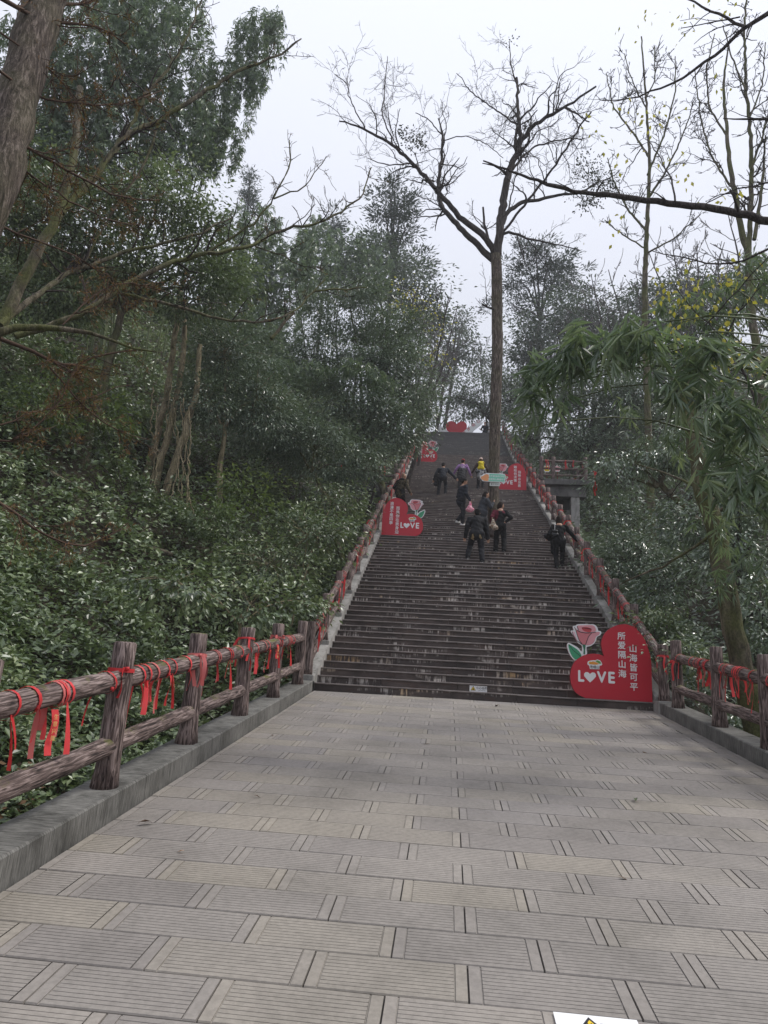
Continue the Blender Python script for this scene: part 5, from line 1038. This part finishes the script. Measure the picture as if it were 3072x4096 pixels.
def bamboo(label, ells, base, seed, m, L=.2, Wd=.026, dens=1.0, culms=7, group=None, n=7, size=.14):
    g = np.random.default_rng(seed); base = np.array([base[0], base[1], float(ground(base[0], base[1]))-.15]); t = thing('bamboo_clump', label, 'bamboo', tuple(base), 0, group); CE, cu = [], []
    for e in ells:
        c, r = ell_world(e); k = int(math.pi*r[0]*r[2]/(L*Wd*.5*n)*3.0*dens); u = g.normal(size=(k, 3)); u /= np.linalg.norm(u, axis=1)[:, None]; u *= (g.random(k)**(1/2.6))[:, None]
        # plumes: pull the spray centres on to a few hanging strands
        ns = max(4, k//45); st_ = c+(g.normal(size=(ns, 3))*.55)*r; q = c+u*r; j = np.argmin(((q[:, None, :2]-st_[None, :, :2])**2).sum(-1), 1); q[:, :2] += (st_[j][:, :2]-q[:, :2])*.35; CE.append(q)
        for _ in range(max(1, culms//len(ells))):
            b0 = base+np.array([g.uniform(-.6, .6), g.uniform(-.6, .6), 0]); tip = c+g.normal(size=3)*r*.5; d = tip-b0; s = np.linspace(0, 1, 14)[:, None]
            ct = b0+np.array([d[0]*.15, d[1]*.15, max(d[2], .5)*1.05+.3*np.linalg.norm(d[:2])]); P = (1-s)**2*b0+2*s*(1-s)*ct+s*s*tip; cu.append((P-base, np.linspace(.035, .006, 14)))
    CE = np.concatenate(CE); po, di, no, tn = sprays(CE, g, n, L, Wd, size=size); tube_obj('culms', cu, MAT['culm'], t, 6)
    leaves('foliage', po-base, di, no, L*g.uniform(.7, 1.15, len(po)), Wd*g.uniform(.8, 1.2, len(po)), m, t, .08, g, .08, tn); return t
bamboo('feathery bamboo plume leaning out against the sky over the bank', [(1020, 190, 100, 130, 11), (900, 400, 110, 150, 11), (860, 590, 110, 120, 11), (1090, 110, 50, 60, 11), (1010, 330, 60, 70, 11)], px(640, 1400, 11), 61, MAT['leaf_bamd'], .25, .042, 1.25, 9)
bamboo('tall bamboo grove filling the top of the bank behind the leaning trunk', [(640, 230, 190, 240, 9), (330, 250, 240, 260, 8), (720, 560, 170, 200, 10), (420, 600, 220, 200, 9), (80, 400, 200, 260, 8), (560, -20, 200, 160, 9), (150, 650, 200, 180, 8)], px(420, 1400, 9), 62, MAT['leaf_bamd'], .25, .047, 1.25, 14)
bamboo('dark bamboo thicket in the dip behind the laurel', [(1000, 960, 150, 140, 22), (1110, 1150, 170, 180, 22), (920, 1190, 150, 180, 21), (1230, 1050, 110, 120, 23), (1030, 1350, 180, 140, 21)], px(1050, 1500, 22), 63, MAT['leaf_bamd'], .32, .065, 1.15, 10)
bamboo('low light-green bamboo sprays in front of the laurel tree', [(1250, 1510, 170, 40, 11.3), (1420, 1490, 130, 45, 11.3), (1080, 1480, 120, 45, 10.8), (1520, 1545, 90, 50, 11.6)], px(1150, 1750, 11.3), 64, MAT['leaf_bam'], .24, .034, .75, 6)
bamboo('pale bamboo thicket far up the bank below the skyline', [(1330, 1010, 160, 100, 34), (1450, 1100, 160, 120, 34), (1250, 930, 90, 60, 34)], px(1350, 1250, 34), 65, MAT['leaf_bamd'], .4, .09, .8, 6)

# ------------------------------------------------------------------ bamboo and trees on the other side
bamboo('arching bamboo with long hanging leaves over the fence', [(2130, 1540, 70, 90, -4.4), (2260, 1430, 110, 60, -4.6), (2420, 1370, 130, 60, -4.8), (2600, 1370, 140, 70, -5.0), (2180, 1490, 90, 70, -4.2), (2330, 1400, 120, 60, -4.4), (2500, 1370, 120, 60, -4.6), (2300, 1470, 110, 50, -4.7), (2680, 1450, 120, 70, -4.7), (2120, 1620, 50, 50, -4.3), (2800, 1420, 150, 110, -5.0), (2480, 1440, 160, 50, -4.8), (2760, 1590, 130, 90, -5.0), (2930, 1700, 130, 170, -5.2), (3020, 1950, 100, 170, -5.3), (2880, 1900, 80, 110, -5.1), (3080, 1560, 80, 160, -5.2), (2220, 1620, 60, 60, -4.4)], np.array([8.9, -4.6]), 71, MAT['leaf_bam'], .34, .046, .85, 12, None, 8, .2)
bamboo('separate hanging bamboo sprays against the mossy trunk', [(2880, 2120, 90, 120, -3.2), (2950, 2330, 90, 110, -3.2), (2740, 1780, 90, 120, -3.4), (2060, 1700, 30, 70, -4.4), (3040, 2250, 50, 90, -3.4), (2520, 1680, 60, 110, -3.6)], np.array([7.9, -3.2]), 72, MAT['leaf_bam'], .22, .028, .30, 6, None, 8, .16)
bamboo('bamboo top with mixed light leaves at the edge above the arch', [(2900, 1250, 180, 120, -1), (3040, 1120, 100, 120, -1), (2700, 1240, 120, 70, -1.4)], np.array([8.5, -1]), 73, MAT['leaf_bam'], .22, .03, .5, 6)
traced_tree('upright mossy trunk standing in the hollow below the bamboo', (.3, 0), ([(2965, 2660), (2900, 2350), (2870, 2180), (2830, 2020), (2790, 1860), (2760, 1700), (2740, 1500)], -2.2, -2.0, 74, 50), [([(2830, 2150), (2700, 2250), (2560, 2300), (2480, 2340)], -2.1, -1.2, 12, 4), ([(2800, 1950), (2680, 1900), (2560, 1860)], -2, -1, 12, 4), ([(2850, 2060), (2980, 1980), (3090, 1960)], -2.1, -2.6, 12, 8)], 'barkmoss', 74, 1.0, .7)
leafy_tree('evergreen_tree', 'drooping glossy branch beside the viewing platform', [(2540, 1850, 170, 60, 6), (2700, 1800, 140, 90, 5.5), (2430, 1930, 110, 40, 6.4), (2850, 1720, 140, 110, 5)], .13, .042, 1.8, MAT['leaf_ev'], 75, np.array([11.2, 5.6]), .12, 'barkmoss', sig=.28, droop=.7)
leafy_tree('evergreen_tree', 'dark evergreen mass behind the mossy trunk', [(2960, 1900, 180, 200, 2.5), (2960, 2200, 170, 180, 2), (2750, 2080, 140, 110, 4), (3050, 2450, 110, 160, .5)], .12, .045, 1.7, MAT['leaf_ev'], 76, None, .1, 'bark', sig=.3)
leafy_tree('evergreen_tree', 'shrub with light leaf edges behind the platform column', [(2520, 2080, 130, 100, 9), (2560, 2200, 170, 100, 7), (2500, 2240, 110, 90, 6.5), (2680, 2350, 160, 110, 4)], .11, .042, 1.9, MAT['leaf_ev'], 77, None, .07, 'bark', sig=.28, cat_='shrub')
leafy_tree('evergreen_tree', 'low shrubs in the hollow behind the heart sign on the lowest step', [(2620, 2560, 150, 100, 1.2), (2760, 2620, 110, 90, 0), (2660, 2440, 90, 80, 3.0)], .10, .04, 1.5, MAT['leaf_bank'], 78, None, .04, 'bark', sig=.24, cat_='shrub')
leafy_tree('evergreen_tree', 'tall dark evergreen above the viewing platform', [(2230, 1640, 170, 130, 24), (2420, 1560, 180, 170, 24), (2600, 1600, 180, 160, 22), (2330, 1760, 150, 90, 23), (2120, 1760, 60, 90, 26)], .17, .07, 1.8, MAT['leaf_ev'], 79, None, .2, 'bark', sig=.45)
leafy_tree('evergreen_tree', 'evergreen hanging over the head of the stairs behind the tree trunk', [(1900, 1610, 130, 70, 46), (2060, 1600, 110, 110, 44), (2000, 1520, 120, 60, 46), (1830, 1590, 60, 40, 46)], .24, .10, 1.9, MAT['leaf_ev'], 80, np.array([8.5, 46.0]), .25, 'bark', sig=.6)
leafy_tree('evergreen_tree', 'bushy evergreen at the head of the stairs beside the upper heart sign', [(1700, 1560, 70, 90, 38), (1690, 1660, 50, 60, 37), (1760, 1480, 60, 60, 40)], .2, .085, 1.9, MAT['leaf_ev'], 81, np.array([-1.6, 38.5]), .2, 'bark', sig=.45)
leafy_tree('backdrop_tree', 'pale grey-green tree in the misty wood beyond the platform', [(2230, 1330, 190, 120, 40), (2380, 1260, 160, 130, 41), (2120, 1420, 110, 110, 42), (2300, 1450, 200, 90, 40)], .28, .13, 1.5, MAT['leaf_haze'], 181, None, .2, 'bark', sig=.7)
leafy_tree('backdrop_tree', 'pale bushy tree in the misty wood above the bamboo arch', [(2620, 1290, 190, 130, 34), (2790, 1220, 160, 130, 34), (2960, 1180, 170, 150, 33), (2700, 1420, 200, 100, 34)], .24, .11, 1.5, MAT['leaf_haze'], 182, None, .2, 'bark', sig=.6)
leafy_tree('backdrop_tree', 'pale tree filling the gap beside the bare trunk at the stair head', [(1800, 1420, 90, 110, 56), (1740, 1300, 80, 90, 52), (1900, 1400, 90, 80, 58), (1850, 1290, 70, 60, 58)], .32, .15, 1.3, MAT['leaf_haze'], 183, np.array([0.5, 55.0]), .22, 'bark', sig=.8)
leafy_tree('backdrop_tree', 'misty rounded tree on the upper bank below the skyline', [(1480, 1060, 160, 120, 36), (1620, 1150, 130, 110, 35), (1350, 1130, 140, 110, 35), (1700, 1230, 80, 110, 36)], .26, .12, 1.7, MAT['leaf_haze'], 184, None, .2, 'bark', sig=.65)
def pine(label, ells, base, seed, r=.25):
    return leafy_tree('pine_tree', label, ells, .36, .09, 2.3, MAT['leaf_pine'], seed, base, r, 'bark', sig=.42, droop=-.2, clump=34)
pine('hazy grey pine rising beyond the stairs behind the bare tree', [(2140, 985, 70, 26, 50), (2200, 1030, 120, 28, 50), (2110, 1060, 110, 24, 50.5), (2230, 1095, 130, 28, 49.5), (2090, 1130, 100, 24, 50), (2200, 1170, 150, 30, 50), (2060, 1230, 120, 30, 50), (2260, 1260, 150, 36, 50)], None, 82)
pine('hazy pine with a dark rounded top on the skyline of the bank', [(1580, 730, 36, 26, 40), (1560, 775, 70, 28, 40), (1610, 820, 80, 28, 40.4), (1540, 865, 100, 30, 39.6), (1620, 920, 110, 32, 40), (1540, 985, 120, 36, 40), (1620, 1060, 130, 40, 40)], None, 83)
pine('small dark pine top on the skyline beyond the bamboo', [(1330, 880, 45, 50, 52), (1300, 960, 60, 50, 52)], None, 84, .18)
pine('thin pointed conifer standing alone against the sky', [(1000, 690, 14, 40, 60), (1000, 760, 26, 45, 60), (1000, 830, 34, 45, 60)], None, 85, .16)

# ------------------------------------------------------------------ bare trees on the far side
c8s = c8
traced_tree('tall bare tree with a straight thin trunk above the arching bamboo', (0, 0), (c8s([(1222, 1150), (1222, 1000), (1228, 850), (1236, 700), (1240, 560), (1226, 350), (1210, 130)]), 13, 13, 22, 4),
    [(c8s(q), 13, 13+d, a, b) for q, d, a, b in (([(1228, 820), (1160, 740), (1110, 640), (1090, 560)], 1, 9, 3), ([(1236, 700), (1300, 600), (1350, 500), (1400, 350)], -1, 9, 3), ([(1240, 560), (1180, 470), (1110, 380), (1085, 260)], 1.5, 8, 3), ([(1232, 620), (1290, 480), (1330, 330), (1330, 200)], .5, 8, 3), ([(1226, 350), (1260, 280), (1255, 160)], 0, 5, 2.5), ([(1226, 380), (1180, 300), (1150, 190)], -.6, 5, 2.5), ([(1225, 900), (1320, 850), (1420, 760)], -1, 7, 3), ([(1225, 880), (1140, 830), (1080, 780)], 1, 6, 3))], 'barkmoss', 91, 2.7, 1.9, 'twig', 0, 3)
traced_tree('forked bare tree with upright branches at the edge of the hollow', (.4, 0), (c8s([(1600, 1100), (1590, 900), (1560, 800), (1530, 620), (1512, 480), (1500, 300), (1520, 150)]), 9, 9, 26, 4),
    [(c8s(q), 9, 9+d, a, b) for q, d, a, b in (([(1590, 900), (1600, 700), (1600, 500), (1580, 300), (1575, 80), (1590, -60)], .5, 18, 4), ([(1540, 680), (1460, 560), (1420, 420), (1400, 250)], 1, 8, 3), ([(1600, 600), (1650, 450), (1680, 300)], -.5, 8, 3), ([(1512, 480), (1450, 380), (1440, 240), (1470, 120)], 1, 7, 3), ([(1580, 320), (1530, 200), (1500, 90)], 0, 6, 3), ([(1610, 850), (1640, 650), (1650, 480)], 0, 14, 5), ([(1590, 430), (1640, 300), (1650, 150)], 0, 6, 3))], 'barkmoss', 92, 2.6, 1.7, 'twig', 0, 3)
rb = traced_tree('dark bare boughs crossing the sky from a trunk outside the hollow', (.6, 0), ([(3500, 2600), (3480, 1800), (3420, 1200), (3380, 700), (3330, 200)], -3.0, -3.0, 110, 70),
    [(c8s(q), -3.0, d, a, b) for q, d, a, b in (([(1900, 850), (1659, 782), (1450, 735), (1230, 710), (1090, 686), (1010, 685), (850, 650), (750, 606), (650, 570)], -1.5, 30, 5), ([(1800, -40), (1659, 48), (1580, 95), (1500, 170), (1400, 250), (1300, 310), (1180, 350), (1090, 356)], -2, 16, 3), ([(1580, 95), (1480, 50), (1370, -5)], -2.6, 10, 5), ([(1330, 715), (1310, 620), (1270, 550), (1230, 480)], -2, 8, 3), ([(1900, 780), (1659, 880), (1540, 945), (1400, 925), (1250, 890)], -2, 10, 3), ([(1900, 420), (1640, 425), (1500, 420)], -2.4, 14, 3), ([(1850, 620), (1640, 650), (1480, 690), (1420, 730)], -2.4, 8, 3), ([(1560, 60), (1460, 80), (1350, 100)], -2.5, 5, 2.5))], 'bark', 93, 1.4, .9, 'twig', 0, 2, .8, .05)
def sparse(par, pts, n, m, L, Wd, seed, sd=.2):
    """single leaves hanging on the twigs of a tree"""
    g = np.random.default_rng(seed); b = np.array(par.location); PP = [px(x, y, Y)-b for x, y, Y in pts]; po = np.concatenate([p+g.normal(0, sd, (n, 3)) for p in PP])
    leaves('remaining_leaves', po, g.normal(0, .5, po.shape)+np.array([0, 0, -1.]), g.normal(0, 1, po.shape), L, Wd, m, par, g=g)
sparse(rb, [(*q, -2.3) for q in c8s([(1045, 470), (1120, 550), (1240, 390), (1190, 470), (1330, 560), (1500, 690), (1360, 660), (1100, 800), (1390, 40), (1500, 20), (1350, 100), (1200, 85), (1480, 300), (1300, 420), (1180, 400)])], 9, MAT['leaf_yel'], .09, .055, 94, .16)
yb = traced_tree('thin sapling with bright yellow leaves above the bamboo arch', (.4, 0), ([(3120, 1900), (3060, 1700), (2980, 1500), (2900, 1350)], -2.4, -2.2, 12, 7), [([(2980, 1500), (2800, 1400), (2680, 1380)], -2.3, -2.2, 6, 3), ([(2900, 1350), (2760, 1230), (2700, 1140)], -2.2, -2, 6, 3), ([(2900, 1350), (2980, 1200), (3060, 1130)], -2.2, -2.4, 6, 3), ([(2820, 1300), (2950, 1160), (3080, 1020)], -2.2, -2.4, 7, 4)], 'twig', 95, .9, .5)
sparse(yb, [(x, y, -2.2) for x, y in ((2700, 1140), (2760, 1160), (2830, 1200), (2900, 1130), (2960, 1090), (2690, 1290), (2780, 1390), (2850, 1400), (2700, 1380), (2930, 1420), (3000, 1480), (2880, 1270), (2650, 1180), (2990, 1180), (2830, 1440))], 16, MAT['leaf_yel'], .10, .065, 96, .17)
# hazy bare woodland: a few shapes, copied over both slopes
def bare_mesh(seed, H=9, lean=.05):
    g = np.random.default_rng(seed); P = [np.zeros(3)]; d = np.array([g.normal(0, lean), g.normal(0, lean), 1.0])
    for k in range(12): d = unit(d+g.normal(0, .07, 3)+np.array([0, 0, .05])); P.append(P[-1]+d*H/12)
    P = np.array(P); R = np.linspace(.11, .02, 13); br = []
    for _ in range(13):
        t = g.uniform(.35, .98); i = int(t*12); q = unit(np.array([*g.normal(0, .8, 2), .75])); ln = H*.42*g.uniform(.5, 1)*(1.15-t*.6); pts = [P[i]]; m = 8
        for k in range(m): q = unit(q+g.normal(0, .16, 3)+np.array([0, 0, .06])); pts.append(pts[-1]+q*ln/m)
        pts = np.array(pts); rr = np.linspace(R[i]*.55, .009, m+1); br.append((pts, rr)); sprout(br, pts, rr, g, 1, 2, 1.5, ln*.45, .85, .12, .24, 1.0, .016)
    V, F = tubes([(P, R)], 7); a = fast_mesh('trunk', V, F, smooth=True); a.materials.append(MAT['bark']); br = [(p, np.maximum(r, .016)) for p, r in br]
    V, F = tubes(br, 4); b = fast_mesh('branches', V, F, smooth=True); b.materials.append(MAT['twighaze']); return a, b
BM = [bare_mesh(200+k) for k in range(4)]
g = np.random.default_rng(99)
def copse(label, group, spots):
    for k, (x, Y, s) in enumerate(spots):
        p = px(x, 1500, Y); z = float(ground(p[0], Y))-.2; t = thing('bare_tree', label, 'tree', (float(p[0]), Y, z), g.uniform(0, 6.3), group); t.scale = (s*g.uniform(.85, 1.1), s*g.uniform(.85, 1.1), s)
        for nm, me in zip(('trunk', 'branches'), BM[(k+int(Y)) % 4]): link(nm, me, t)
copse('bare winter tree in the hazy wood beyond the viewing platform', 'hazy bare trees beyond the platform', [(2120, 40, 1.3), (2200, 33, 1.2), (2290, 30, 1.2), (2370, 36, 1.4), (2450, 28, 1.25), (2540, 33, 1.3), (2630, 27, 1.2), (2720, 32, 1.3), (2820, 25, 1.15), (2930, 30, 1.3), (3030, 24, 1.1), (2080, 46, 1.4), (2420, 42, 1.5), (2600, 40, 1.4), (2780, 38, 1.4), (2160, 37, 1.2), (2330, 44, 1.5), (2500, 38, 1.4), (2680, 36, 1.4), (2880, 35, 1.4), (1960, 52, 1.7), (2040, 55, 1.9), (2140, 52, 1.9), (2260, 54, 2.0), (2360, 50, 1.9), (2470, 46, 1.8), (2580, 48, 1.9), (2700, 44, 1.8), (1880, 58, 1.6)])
copse('bare winter tree standing on the upper bank above the laurel', 'bare trees on the upper bank', [(1650, 19, 1.15), (1560, 25, 1.3), (1480, 31, 1.3), (1700, 31, 1.2), (1420, 36, 1.2), (1600, 37, 1.4), (1340, 40, 1.2), (1750, 40, 1.2), (1500, 42, 1.4), (1690, 25, 1.0), (1240, 40, 1.1), (1780, 52, 1.5), (1660, 46, 1.5), (1560, 32, 1.5)])
yl = leafy_tree('yellowing_tree', 'slim tree with a few yellow leaves beside the upper stair fence', [(1680, 1280, 110, 60, 15), (1750, 1400, 60, 80, 17), (1620, 1160, 60, 80, 16)], .12, .07, .16, MAT['leaf_yel'], 101, np.array([-1.3, 15.5]), .06, 'bark', sig=.35, clump=8)

# ------------------------------------------------------------------ haze
zlo = min(float(ground(X, -20).min()) for X in (np.linspace(-46, 52, 60),))-1.2
hzm = bpy.data.materials.new('thin_haze'); hzm.use_nodes = True; hn = hzm.node_tree; hn.nodes.clear(); ho = hn.nodes.new('ShaderNodeOutputMaterial'); pv = hn.nodes.new('ShaderNodeVolumePrincipled')
pv.inputs['Density'].default_value = HAZE; pv.inputs['Color'].default_value = (.93, .95, 1, 1); pv.inputs['Anisotropy'].default_value = .2; hn.links.new(pv.outputs[0], ho.inputs['Volume'])
hb = link('haze', box_mesh('haze', -47, 53, -21, 101, zlo, HTOP), None, hzm); tag(hb, 'thin pale mist between the trees', 'mist', kind='stuff'); hb.display_type = 'WIRE'
